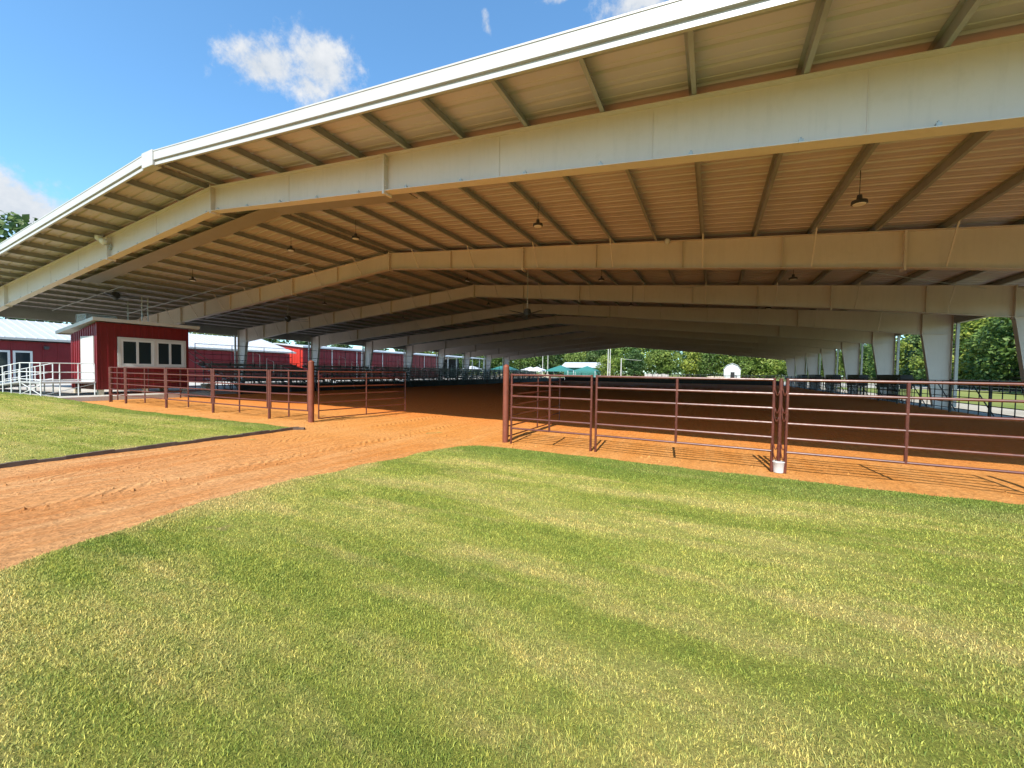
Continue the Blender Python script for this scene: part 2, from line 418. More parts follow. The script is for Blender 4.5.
def lawn_sheet(name, poly):
    import bmesh
    bm = bmesh.new()
    vs = [bm.verts.new((x, y, .035 + (float(lz(x)) if x < -10 else 0))) for x, y in poly]
    vb = [bm.verts.new((x, y, -.01)) for x, y in poly]
    bm.faces.new(vs)
    n = len(vs)
    for i in range(n): bm.faces.new((vs[i], vb[i], vb[(i + 1) % n], vs[(i + 1) % n]))
    bmesh.ops.recalc_face_normals(bm, faces=bm.faces)
    me = bpy.data.meshes.new(name); bm.to_mesh(me); bm.free(); me.materials.append(MAT['thatch'])
    o = bpy.data.objects.new(name, me); C.objects.link(o); return setting(o)
lawn_sheet('lawn', lawnR)
lawn_sheet('lawn', [(-26, -9), (-40, -9)] + eL1); lawn_sheet('lawn', [(-19, -9), (-26, -9)] + eL2); lawn_sheet('lawn', [(-10.12, -9), (-19, -9)] + eL3 + [(-10.12, 7.1)])

def inside(px, py, poly):
    c = np.zeros(px.shape, bool); n = len(poly); j = n - 1
    for i in range(n):
        xi, yi = poly[i]; xj, yj = poly[j]
        cond = ((yi > py) != (yj > py))
        with np.errstate(divide='ignore', invalid='ignore'):
            c ^= cond & (px < (xj - xi) * (py - yi) / (yj - yi + 1e-12) + xi)
        j = i
    return c
def grass(name, label_poly, boxes, seed):
    r = np.random.default_rng(seed); P = []
    for (x0, x1, y0, y1, dens) in boxes:
        n = int((x1 - x0) * (y1 - y0) * dens)
        x = r.uniform(x0, x1, n); y = r.uniform(y0, y1, n)
        # stay inside the camera's horizontal view (with margin) and the lawn
        ang = np.degrees(np.arctan2(x, y))
        k = (ang > -86) & (ang < 62) & inside(x + r.normal(0, .045, n), y + r.normal(0, .045, n), label_poly)
        P.append(np.stack([x[k], y[k]], -1))
    P = np.concatenate(P); n = len(P)
    d = np.hypot(P[:, 0], P[:, 1])
    tuft = np.sin(P[:, 0] * 3.1 + np.sin(P[:, 1] * 2.3)) * np.sin(P[:, 1] * 3.7 + 1.1 * np.sin(P[:, 0] * 1.9))
    h = (.020 + .003 * tuft + r.normal(0, .006, n)).clip(.010, .048)
    tall = r.random(n) < .02; h[tall] *= 1.5
    w = (.0024 + .0007 * d).clip(.0034, .016) * r.uniform(.7, 1.3, n)
    az = r.uniform(0, 2 * np.pi, n); lean = r.gamma(2.0, .34, n).clip(0, 1.35)
    la = r.uniform(0, 2 * np.pi, n)
    side = np.stack([np.cos(az), np.sin(az), np.zeros(n)], -1) * (w / 2)[:, None]
    base = np.stack([P[:, 0], P[:, 1], .03 * inside(P[:, 0], P[:, 1], label_poly) + np.where(P[:, 0] < -10, lz(P[:, 0]), 0)], -1)
    ld = np.stack([np.cos(la), np.sin(la), np.zeros(n)], -1)
    mid_ = base + ld * (h * .55 * np.sin(lean * .6))[:, None] + np.array([0, 0, 1]) * (h * .6 * np.cos(lean * .6))[:, None]
    tip = mid_ + ld * (h * .55 * np.sin(lean * 1.25))[:, None] + np.array([0, 0, 1]) * (h * .45 * np.cos(lean * 1.25))[:, None]
    V = np.stack([base - side, base + side, mid_ + side * .8, mid_ - side * .8, tip], 1).reshape(-1, 3)
    me = bpy.data.meshes.new(name)
    me.vertices.add(5 * n); me.vertices.foreach_set('co', V.reshape(-1).astype(np.float32))
    me.loops.add(7 * n); me.polygons.add(2 * n)
    b5 = (np.arange(n) * 5)[:, None]
    idx = (b5 + np.array([0, 1, 2, 3, 3, 2, 4])).reshape(-1)
    me.loops.foreach_set('vertex_index', idx.astype(np.int32))
    ls = np.stack([np.arange(n) * 7, np.arange(n) * 7 + 4], -1).reshape(-1)
    me.polygons.foreach_set('loop_start', ls.astype(np.int32))
    me.update(calc_edges=True); me.validate()
    at = me.attributes.new('rnd', 'FLOAT', 'POINT')
    at.data.foreach_set('value', np.repeat(r.random(n), 5).astype(np.float32))
    me.materials.append(MAT['blade'])
    o = bpy.data.objects.new(name, me); C.objects.link(o)
    o['kind'] = 'stuff'
    tag(o, 'short green and straw coloured lawn grass' + (' in front of the red fence' if seed == 1 else ' left of the clay path'), 'grass')
    return n
nb = grass('grass', lawnR, [(-5.7, 3.2, .3, 2.2, 17000), (-5.7, 3.2, 2.2, 4.2, 9500), (-5.9, 5.5, 4.2, 7.9, 4600), (3.2, 6.5, .8, 4.2, 2600), (5.5, 8.5, 3.5, 7.9, 2000)], 1)
nb += grass('grass', lawnL, [(-16, -10.1, 0, 7.6, 1300), (-28, -16, 1, 8, 420), (-40, -28, 2, 8, 160)], 2)
print('blades', nb)

# timber/dirt edging of the left lawn
e = MB()
pts = wobble_line((-10.08, -6), (-10.04, 7.1), 40, .02, 12) + [(-9.95, 7.22), (-9.8, 7.28)]
for i in range(len(pts) - 1):
    a, b2 = pts[i], pts[i + 1]
    e.bar((a[0], a[1], .035), (b2[0], b2[1], .035), .07, .07 + .02 * math.sin(i * 2.1))
tag(e.build('lawn_edging', 'timber'), 'dark low edging strip between the clay path and the left lawn', 'edging')

# loose clods on the path and by the fence
clod_v = MB()
for i in range(900):
    if random.random() < .5: x, y = random.gauss(-7.6, .7), random.uniform(1, 6.5)
    else: x, y = random.uniform(-16, 4), random.gauss(7.9, .3)
    if -10 > x and y < 7.5: continue
    if x > -5 and y < 7.6: continue
    s = random.choice([.008, .012, .016, .026]) * random.uniform(.7, 1.4)
    t = random.uniform(0, 3)
    c_, s_ = math.cos(t) * s, math.sin(t) * s
    clod_v.add([(x + c_, y + s_, .0), (x - s_, y + c_, .0), (x - c_, y - s_, .0), (x + s_, y - c_, .0), (x + s * .2, y, s * 1.1)],
               [(0, 1, 4), (1, 2, 4), (2, 3, 4), (3, 0, 4)])
o = clod_v.build('clay_clods', 'clay'); o['kind'] = 'stuff'; tag(o, 'small loose clods scattered over the orange clay', 'clods')

# ------------------------------------------------------------------ arena pavilion
pav = thing('arena_pavilion', 'huge open-sided riding arena roof of cream steel frames and white fascia over red clay', 'arena', (UR, D1, 0))
# roof sheeting: ribbed along the slope
rs = MB(); t = .0015
prof = []
y = V0
while y < V1:
    prof += [(y, 0), (y + .17, 0), (y + .18, .008), (y + .21, .008), (y + .22, 0), (y + .31, 0), (y + .335, .04), (y + .375, .04)]
    y += .4
prof.append((V1, 0))
for sg in (-1, 1):
    o0 = len(rs.v)
    oe = 26.75
    vs = []
    for yy, dz in prof:
        vs += [(UR, yy, ZR + .20 + dz), (UR + sg * oe, yy, ZR + .20 - SL * oe + dz)]
    rs.add(vs, [(2 * i, 2 * i + 1, 2 * i + 3, 2 * i + 2) for i in range(len(prof) - 1)])
rs.build('roof_sheet', 'sheet', pav)
# ridge cap
rc = MB()
for sg in (-1, 1):
    rc.hexa([(UR, V0 - .02, ZR + .262), (UR + sg * .3, V0 - .02, ZR + .238), (UR + sg * .3, V1, ZR + .238), (UR, V1, ZR + .262),
             (UR, V0 - .02, ZR + .27), (UR + sg * .3, V0 - .02, ZR + .246), (UR + sg * .3, V1, ZR + .246), (UR, V1, ZR + .27)])
rc.build('ridge_cap', 'trim', pav)
# fascia front & back, one per slope
for vy, dirn in ((V0, -1), (V1, 1)):
    for sg in (-1, 1):
        oe = 26.78
        f = MB()
        for (za, zb, d0, d1, mi) in ((.05, .29, .0, .09, 0), (.0, .05, .0, .03, 1), (-.075, .0, .0, .055, 0)):
            f.cur = mi
            y0, y1 = vy + dirn * d0, vy + dirn * d1
            a = [(UR, ZR + za), (UR + sg * oe, ZR - SL * oe + za), (UR + sg * oe, ZR - SL * oe + zb), (UR, ZR + zb)]
            f.hexa([(a[0][0], y0, a[0][1]), (a[1][0], y0, a[1][1]), (a[1][0], y1, a[1][1]), (a[0][0], y1, a[0][1]),
                    (a[3][0], y0, a[3][1]), (a[2][0], y0, a[2][1]), (a[2][0], y1, a[2][1]), (a[3][0], y1, a[3][1])])
        # top lip and joints
        f.cur = 0
        f.hexa([(UR, vy + dirn * .1, ZR + .275), (UR + sg * oe, vy + dirn * .1, ZR - SL * oe + .275), (UR + sg * oe, vy - dirn * .12, ZR - SL * oe + .275), (UR, vy - dirn * .12, ZR + .275),
                (UR, vy + dirn * .1, ZR + .305), (UR + sg * oe, vy + dirn * .1, ZR - SL * oe + .305), (UR + sg * oe, vy - dirn * .12, ZR - SL * oe + .305), (UR, vy - dirn * .12, ZR + .305)])
        f.cur = 1
        for k in range(1, 9):
            ox = sg * (k * 3.05)
            f.box(UR + ox - .006, UR + ox + .006, min(vy + dirn * .0905, vy + dirn * .088), max(vy + dirn * .0905, vy + dirn * .088), rt(ox) + .052, rt(ox) + .272)
        f.build('fascia', ['trim', 'trim_groove'], pav)
pc = MB()
pc.hexa([(UR - .3, V0 - .12, ZR - .10), (UR + .3, V0 - .12, ZR - .10), (UR + .3, V0 + .1, ZR - .10), (UR - .3, V0 + .1, ZR - .10),
         (UR - .3, V0 - .12, ZR + .31), (UR + .3, V0 - .12, ZR + .31), (UR + .3, V0 + .1, ZR + .31), (UR - .3, V0 + .1, ZR + .31)])
pc.v = [(x, yy, z - abs(x - UR) * SL + (.02 if z > ZR else 0)) for x, yy, z in pc.v]
pc.build('peak_box', 'trim', pav, bevel=.015)
# eave gutters
for sg in (-1, 1):
    gt = MB(); oe = 26.78
    gt.box(min(UR + sg * oe, UR + sg * (oe + .16)), max(UR + sg * oe, UR + sg * (oe + .16)), V0 - .09, V1, rt(oe) + .02, rt(oe) + .21)
    gt.build('gutter', 'trim', pav)
    es = MB(); es.box(min(UR + sg * 26.06, UR + sg * 26.3), max(UR + sg * 26.06, UR + sg * 26.3), V0, V1, 4.64, rt(26.2) + .17)
    es.build('eave_strut', 'purlin', pav)
# purlins (Z sections)
PO = [.32 + 1.5 * k for k in range(18)]
for sg in (-1, 1):
    for o_ in PO:
        if o_ > 25.9: continue
        cx = UR + sg * o_; zb = rt(o_) + .004; h = .186; w = .065; th = .004
        p = MB()
        p.box(cx - th, cx + th, V0 + .01, V1 - .01, zb, zb + h)
        p.box(cx + th, cx + w, V0 + .01, V1 - .01, zb, zb + .006)
        p.box(cx + w - .006, cx + w, V0 + .01, V1 - .01, zb + .006, zb + .022)
        p.box(cx - w, cx - th, V0 + .01, V1 - .01, zb + h - .006, zb + h)
        p.build('purlin', 'purlin', pav)
# frames
def bot(o):
    o = abs(o)
    pts = [(0, 6.563), (SA, 5.883), (SB, 4.744), (KI, 4.08)]
    for (a, za), (b_, zb) in zip(pts, pts[1:]):
        if o <= b_: return za + (zb - za) * (o - a) / (b_ - a)
    return 4.08
def frame(k):
    v = D1 + k * BAY
    fr = MB()
    fw, ft, wt = .13, .016, .006
    offs = [-KI, -SB, -SA, 0, SA, SB, KI]
    for a, b_ in zip(offs, offs[1:]):
        xa, xb = UR + a, UR + b_
        fr.hexa([(xa, v - wt, bot(a)), (xb, v - wt, bot(b_)), (xb, v + wt, bot(b_)), (xa, v + wt, bot(a)),
                 (xa, v - wt, rt(a) - ft), (xb, v - wt, rt(b_) - ft), (xb, v + wt, rt(b_) - ft), (xa, v + wt, rt(a) - ft)])
        fr.hexa([(xa, v - fw, rt(a) - ft), (xb, v - fw, rt(b_) - ft), (xb, v + fw, rt(b_) - ft), (xa, v + fw, rt(a) - ft),
                 (xa, v - fw, rt(a)), (xb, v - fw, rt(b_)), (xb, v + fw, rt(b_)), (xa, v + fw, rt(a))])
        fr.hexa([(xa, v - fw, bot(a) - ft), (xb, v - fw, bot(b_) - ft), (xb, v + fw, bot(b_) - ft), (xa, v + fw, bot(a) - ft),
                 (xa, v - fw, bot(a)), (xb, v - fw, bot(b_)), (xb, v + fw, bot(b_)), (xa, v + fw, bot(a))])
    ro = fr.build('rafter', 'beam', pav)
    for so in (-SB, -SA, 0, SA, SB):
        sp = MB()
        sp.box(UR + so - .028, UR + so + .028, v - .14, v + .14, bot(so) - .09, rt(so) + .055 - .055 * (so != 0))
        for zz in (.12, .3, .7, .88):
            zq = bot(so) + (rt(so) - bot(so)) * zz
            for yy in (-.09, .09):
                sp.box(UR + so - .05, UR + so + .05, v + yy - .015, v + yy + .015, zq - .015, zq + .015)
        sp.build('splice_plate', 'beam', ro)
    if k < 4:   # flange braces from the lower flange up to every other purlin
        for sg in (-1, 1):
            for o_ in PO[1::2]:
                if o_ > 24: continue
                x = UR + sg * o_
                if min(abs(sg * o_ - q) for q in (-SB, -SA, 0, SA, SB)) < .12: continue
                for dy in ((1,) if k == 0 else (-1, 1)):
                    br = MB(); L = min(.55, (rt(o_) - bot(o_)) * .75 + .1)
                    br.bar((x + .03, v + dy * .125, bot(o_) + .02), (x + .03, v + dy * (.13 + L), rt(o_) + .02), .035, .035)
                    br.build('flange_brace', 'beam', ro)
    for sg in (-1, 1):
        c = MB(); xo, xk, xb = UR + sg * KO, UR + sg * KI, UR + sg * 25.40
        ztop = rt(26.0) - .016
        cw = .13
        # web
        def quad(p, y0, y1): c.prism(p, 'y', y0, y1)
        quad([(xb, 0), (xo, 0), (xo, ztop), (xk + sg * .012, rt(KI) - .016), (xk + sg * .012, bot(KI)), ], v - wt, v + wt)
        # outer flange, inner tapered flange, knee stiffener, base plate, cap
        c.box(min(xo, xo + sg * .016), max(xo, xo + sg * .016), v - cw, v + cw, 0, ztop)
        quad([(xb - sg * .016, .02), (xb, .02), (xk, 4.06), (xk - sg * .016, 4.06)], v - cw, v + cw)
        c.box(min(xk - sg * .03, xk + sg * .012), max(xk - sg * .03, xk + sg * .012), v - cw - .01, v + cw + .01, 4.0, rt(KI) + .02)
        c.box(min(xk + sg * .02, xo - sg * .004), max(xk + sg * .02, xo - sg * .004), v - cw + .02, v + cw - .02, 4.07, 4.085)
        c.box(min(xk + sg * .013, xo), max(xk + sg * .013, xo), v - cw, v + cw, ztop, ztop + .014)
        c.box(min(xb - sg * .1, xo + sg * .1), max(xb - sg * .1, xo + sg * .1), v - .2, v + .2, -.01, .02)
        c.build('column', 'beam', pav)
        dsp = MB(); dsp.box(min(xo + sg * .07, xo + sg * .2), max(xo + sg * .07, xo + sg * .2), v - .32, v - .2, .05, 4.7); dsp.build('downspout', 'trim', pav)
        # concrete pier under it
        pr_ = MB(); pr_.box(min(xb - sg * .25, xo + sg * .25), max(xb - sg * .25, xo + sg * .25), v - .4, v + .4, -.2, -.011 + .02)
        pr_.build('footing', 'concrete', pav)
for k in range(NF): frame(k)
# flat strip and conduits under the purlins behind the first frame
sp_ = MB()
for (o0, o1) in ((-15.3, 0), (0, 6.2)):
    sp_.hexa([(UR + o0, 9.04, rt(o0) - .03), (UR + o1, 9.04, rt(o1) - .03), (UR + o1, 9.74, rt(o1) - .03), (UR + o0, 9.74, rt(o0) - .03),
              (UR + o0, 9.04, rt(o0) - .002), (UR + o1, 9.04, rt(o1) - .002), (UR + o1, 9.74, rt(o1) - .002), (UR + o0, 9.74, rt(o0) - .002)])
sp_.build('soffit_strip', 'strip', pav)
for vv, oa, ob in ((13.9, -23.5, -4), (10.65, -25, -15), (18.2, -22, -3)):
    m_ = MB(); m_.tube([(UR + oa, vv, rt(oa) - .03), (UR + ob, vv, rt(ob) - .03)], .022, 6); m_.build('conduit', 'gal', pav)
fr_clip = [o for o in PO if o < 24]
for sg in (-1, 1):
    for o_ in fr_clip:
        m_ = MB(); x = UR + sg * o_; m_.box(x - .03, x + .03, D1 - .11, D1 - .05, bot(o_), bot(o_) + .05); m_.tube([(x, D1 - .08, bot(o_) + .05), (x, D1 - .08, bot(o_) + .085)], .012, 6)
        m_.build('bolt_clip', 'gal', pav)
for k in range(3):
    for sg in (-1, 1):
        for o_ in (3.6, 10.2, 13.2, 16.1, 22.2):
            x = UR + sg * o_; m_ = MB(); m_.box(x - .006, x + .006, D1 + k * BAY - .1, D1 + k * BAY - .0065, bot(o_) + .001, rt(o_) - .018)
            if k == 0: m_.v = [(a, D1 - .0165 if b_ < D1 - .05 else b_, c_) for a, b_, c_ in m_.v]
            m_.build('web_stiffener', 'beam', pav)
# sag rods / wire bracing under the roof (thin diagonal cables in bays 1 and 3)
for k in (1, 2):
    for sg in (-1, 1):
        for (oa, ob) in ((2, 13), (13, 24)):
            w = MB(); va, vb = D1 + k * BAY, D1 + (k + 1) * BAY
            w.tube([(UR + sg * oa, va, rt(oa) - .12), (UR + sg * ob, vb, rt(ob) - .12)], .009, 5)
            w.tube([(UR + sg * ob, va, rt(ob) - .12), (UR + sg * oa, vb, rt(oa) - .12)], .009, 5)
            w.build('bracing_cable', 'gal', pav)

# ------------------------------------------------------------------ hanging lights and fans
def high_bay(x, y, label, first=[None]):
    z = rt(x - UR)
    if first[0] is None:
        t_ = thing('high_bay_light', label, 'light', (x, y, z), 'round high bay lights hanging under the arena roof')
        a = MB(); a.tube([(x, y, z + .2), (x, y, z - .36)], .008, 6); a.build('cord', 'steel_dark', t_)
        a = MB(); a.lathe([(.045, .17), (.055, .07), (.14, .045), (.15, -.015), (.125, -.025)], (x, y, z - .5), 20); a.build('housing', 'steel_dark', t_, smooth=True)
        a = MB(); a.lathe([(.12, .003), (.11, -.008)], (x, y, z - .53), 20); a.build('lens', 'lens', t_)
        first[0] = t_; return t_
    return copy_tree(first[0], (x, y, z), label)
ordn = ['first', 'second', 'third', 'fourth', 'fifth', 'sixth']
for bay, us in enumerate(((2.78, -4.8, -12.33, -16.1, -23.7), (2.75, -4.8, -12.3, -23.7), (2.75, -4.8, -15.36, -23.7))):
    for j, u in enumerate(us):
        bn = ('first', 'second', 'third')[bay]
        high_bay(u, D1 + (bay + .5) * BAY, f'round dark high bay light, {ordn[j]} from the right in the {bn} roof bay')
fan0 = [None]
def fan(x, y, z, label):
    zt = rt(x - UR) + .1
    t_ = thing('ceiling_fan', label, 'fan', (x, y, z), 'large ceiling fans hanging under the arena roof')
    a = MB(); a.tube([(x, y, zt), (x, y, z + .2)], .025, 8); a.build('downrod', 'gal', t_)
    a = MB(); a.lathe([(.06, .3), (.16, .26), (.2, .1), (.2, -.05), (.1, -.12), (.05, -.18)], (x, y, z), 16); a.build('motor', 'steel_dark', t_, smooth=True)
    for q in range(6):
        an = q * math.pi / 3 + .35
        b_ = MB(); d = Vector((math.cos(an), math.sin(an), 0))
        b_.bar(Vector((x, y, z)) + d * .18, Vector((x, y, z)) + d * 1.5, .13, .012); b_.build('blade', 'steel_dark', t_)
fan(-32.0, 11.3, 5.75, 'six bladed ceiling fan above the small red booth')
fan(-27.5, 19.1, 5.15, 'six bladed ceiling fan on a downrod between the booth and the bleachers')
fan(-8.6, 19.1, 4.6, 'six bladed ceiling fan on a long downrod near the middle of the arena')
# floodlights on the first rafter
fl = thing('flood_light', 'twin white floodlight fixed to the front frame left of the ridge', 'light', (UR - SA - .1, D1 - .15, 6.45))
for dx in (-.16, .2):
    a = MB(); x = UR - SA + dx; y_ = D1 - .3
    a.lathe([(.03, -.12), (.11, -.04), (.13, .06), (.12, .08)], (x, y_, 6.62 - .18 * (dx > 0)), 14); a.build('lamp_head', 'white', fl, smooth=True)
a = MB(); a.tube([(UR - SA - .16, D1 - .02, 6.5), (UR - SA - .16, D1 - .3, 6.5)], .02, 6); a.tube([(UR - SA + .2, D1 - .02, 6.3), (UR - SA + .2, D1 - .3, 6.34)], .02, 6)
a.box(UR - SA - .08, UR - SA + .12, D1 - .08, D1 - .015, 6.2, 6.42); a.build('bracket', 'gal', fl)
a = MB(); a.lathe([(.03, -.1), (.08, -.06), (.09, .04), (.04, .09)], (-1.5, D1 + BAY - .22, rt(-1.5 - UR) - .05), 14)
a.bar((-1.5, D1 + BAY - .22, rt(-1.5 - UR) + .04), (-1.5, D1 + BAY - .03, rt(-1.5 - UR) - .1), .03, .03)
tag(a.build('dome_camera', 'white', smooth=True), 'small white dome camera on top of the second frame', 'camera')

# ------------------------------------------------------------------ fences
RZ = (.355, .59, .84, 1.09, 1.34, 1.575)
def panel(a, b_, label, group='oxblood pipe fence panels along the front of the arena', mat='redpipe', braces=1, rz=RZ, rr=.021, legs=True, name='pipe_fence', brace_low=None, corner=False):
    a = Vector((*a, 0)); b_ = Vector((*b_, 0))
    t_ = thing(name, label, 'fence panel' if name == 'pipe_fence' else 'gate', a, group)
    for z in rz:
        m_ = MB(); m_.tube([a + Vector((0, 0, z)), b_ + Vector((0, 0, z))], rr, 8); m_.build('rail', mat, t_, smooth=True)
    for q in (a, b_):
        m_ = MB(); m_.tube([q + Vector((0, 0, 0 if legs else rz[0] - .02)), q + Vector((0, 0, rz[-1] + .03))], rr * 1.2, 10); m_.build('upright', mat, t_, smooth=True)
    for i in range(braces):
        q = a + (b_ - a) * (i + 1) / (braces + 1)
        m_ = MB(); m_.tube([q + Vector((0, 0, brace_low if brace_low is not None else rz[0] - .02)), q + Vector((0, 0, rz[-1]))], rr * 1.15, 8); m_.build('brace', mat, t_, smooth=True)
    return t_
def post(x, y, h, r, label, mat='redpost', cat='post', group=None, cap=True):
    m_ = MB(); m_.tube([(x, y, -.05), (x, y, h)], r, 16)
    if cap: m_.lathe([(r * 1.02, 0), (r * .9, .02), (r * .45, .045), (.005, .055)], (x, y, h), 16)
    return tag(m_.build('fence_post', mat, smooth=True), label, cat, group)
FY = 8.27
post(-4.27, 8.35, 1.76, .068, 'thick rusty red gate post right of the open gateway')
post(-10.98, 8.38, 1.85, .085, 'thick rusty red gate post left of the open gateway')
panel((-4.08, FY), (-2.23, FY), 'short oxblood pipe panel just right of the gateway', braces=1)
panel((-2.12, FY - .02), (.96, FY - .1), 'long oxblood pipe panel in the middle of the right front fence', braces=1)
panel((1.15, FY - .12), (4.18, FY - .2), 'oxblood pipe panel running off the right edge of the photo', braces=1)
post(1.06, FY - .1, 1.6, .03, 'oxblood post standing in a white footing between two panels', 'redpipe', cap=False)
post(4.4, FY - .2, 1.64, .04, 'oxblood post at the far right end of the front fence', 'redpipe')
for q, (x0, x1) in enumerate(((.97, 1.04), (1.08, 1.14))):
    ch = MB(); pp = []
    for z in (1.42, 1.12, .98, .5, .34):
        pp += [(x0 + (x1 - x0) * (i if len(pp) // 7 % 2 == 0 else 6 - i) / 6, FY - .16, z - .11 * math.sin(math.pi * i / 6)) for i in range(7)]
    ch.tube(pp, .008, 5)
    tag(ch.build('chain', 'redpipe', smooth=True), 'chain loops tying the ' + ('left' if q == 0 else 'right') + ' panel to the white footed post', 'chain')
bk = MB(); bk.lathe([(.075, 0), (.092, .17), (.097, .175), (.097, .19), (.08, .19)], (1.06, FY - .1, -.0), 18)
tag(bk.build('bucket_footing', 'concrete_pale', smooth=True), 'white bucket footing around the base of the fence post', 'bucket')
# left front fence
LP = [(-12.8, 8.26), (-16.05, 8.29), (-19.39, 8.33), (-22.96, 8.4), (-24.47, 8.4)]
nm = ['first', 'second', 'third', 'fourth', 'fifth', 'sixth']
prev = (-10.98, 8.36)
for i, q in enumerate(LP):
    a = (prev[0] - .12, prev[1]); b_ = (q[0] + .05, q[1])
    panel(a, b_, f'oxblood pipe panel, {nm[i]} to the left of the gateway', braces=1, legs=False, brace_low=.12)
    post(q[0] - .02, q[1], 1.59, .042, f'oxblood fence post, {nm[i]} to the left of the gateway', 'redpipe', group='slim posts of the left front fence', cap=False)
    prev = q
panel((-24.6, 8.5), (-25.1, 11.4), 'oxblood pipe panel turning the corner beside the red booth, nearer half', braces=1)
panel((-25.35, 11.5), (-25.7, 14.6), 'oxblood pipe panel turning the corner beside the red booth, farther half', braces=1)
# gates swung inwards
GZ = (.12, .36, .6, .85, 1.1, 1.35, 1.56)
panel((-10.82, 8.52), (-10.35, 11.9), 'thin railed red gate swung open from the left gate post', None, braces=1, rz=GZ, rr=.017, legs=False, name='swing_gate')
panel((-4.28, 8.5), (-4.3, 12.15), 'thin railed red gate swung open behind the right gate post', None, braces=1, rz=GZ, rr=.017, legs=False, name='swing_gate')

# black arena fences (right, left, far end)
BZ = (.22, .5, .78, 1.06, 1.34, 1.52)
def black_run(p0, p1, n, where, group, sol=.0):
    p0 = Vector(p0); p1 = Vector(p1)
    for i in range(n):
        a = p0 + (p1 - p0) * (i / n); b_ = p0 + (p1 - p0) * ((i + 1) / n); d = (b_ - a).normalized()
        side = Vector((-d.y, d.x))
        t_ = thing('arena_fence', f'black pipe rail panel number {i + 1} counted from the lawn end, {where}', 'fence panel', (a.x, a.y, 0), group)
        t_['label'] = f'black pipe rail panel of the arena fence {where}'
        m_ = MB()
        m_.tube([(a.x, a.y, 0), (a.x, a.y, 1.58)], .055, 8); m_.build('post', 'blackpipe', t_, smooth=True)
        for z in BZ:
            m_ = MB(); m_.tube([(a.x, a.y, z), (b_.x, b_.y, z)], .02, 6); m_.build('rail', 'blackpipe', t_)
        for q in (.25, .5, .75):
            m_ = MB(); c_ = a + (b_ - a) * q; m_.tube([(c_.x, c_.y, .05), (c_.x, c_.y, 1.52)], .02, 6); m_.build('upright', 'blackpipe', t_)
        m_ = MB(); c_ = a + (b_ - a) * .45; e_ = c_ + d * .05
        m_.tube([(c_.x - side.x * .75, c_.y - side.y * .75, 0), (c_.x, c_.y, 1.45)], .025, 6); m_.build('raking_brace', 'blackpipe', t_)
        if sol:
            m_ = MB(); w = side * .02
            m_.hexa([(a.x - w.x, a.y - w.y, .0), (b_.x - w.x, b_.y - w.y, .0), (b_.x + w.x, b_.y + w.y, .0), (a.x + w.x, a.y + w.y, .0),
                     (a.x - w.x, a.y - w.y, sol), (b_.x - w.x, b_.y - w.y, sol), (b_.x + w.x, b_.y + w.y, sol), (a.x + w.x, a.y + w.y, sol)])
            m_.build('low_black_band', 'blacksheet', t_)  # low black sheet along the foot of the rails
black_run((10.35, 8.2), (10.35, 76.6), 22, 'along the right row of columns', 'black arena fence panels on the right', 0)
black_run((-26.2, 15.0), (-26.2, 76.6), 18, 'in front of the bleachers', 'black arena fence panels before the bleachers', .55)
black_run((-26.1, 76.7), (10.3, 76.7), 11, 'across the far end of the arena', 'black arena fence panels at the far end', .75)

# black solid-topped pens beside the right columns
for i, (va, vb) in enumerate(((33.6, 37.6), (41.6, 44.6), (49.2, 52.2), (57, 60.2), (64.6, 68))):
    t_ = thing('stock_pen', f'black steel stock pen with solid top beside the right columns, {nm[i]} from the lawn', 'pen', (10.9, va, 0), 'black stock pens beside the right columns')
    for x in (10.62, 11.2):
        m_ = MB(); m_.box(x - .012, x + .012, va, vb, 1.15, 1.8); m_.build('solid_panel', 'blacksheet', t_)
        m_ = MB(); n_ = int((vb - va) / .22)
        for j in range(n_ + 1): yy = va + (vb - va) * j / n_; m_.tube([(x, yy, .02), (x, yy, 1.15)], .016, 5)
        for z in (.12, .45, .8): m_.tube([(x, va, z), (x, vb, z)], .025, 6)
        m_.build('bars', 'blackpipe', t_)
    for yy in (va, vb):
        m_ = MB(); m_.box(10.62, 11.2, yy - .012, yy + .012, .9, 1.79); m_.build('end_panel', 'blacksheet', t_)

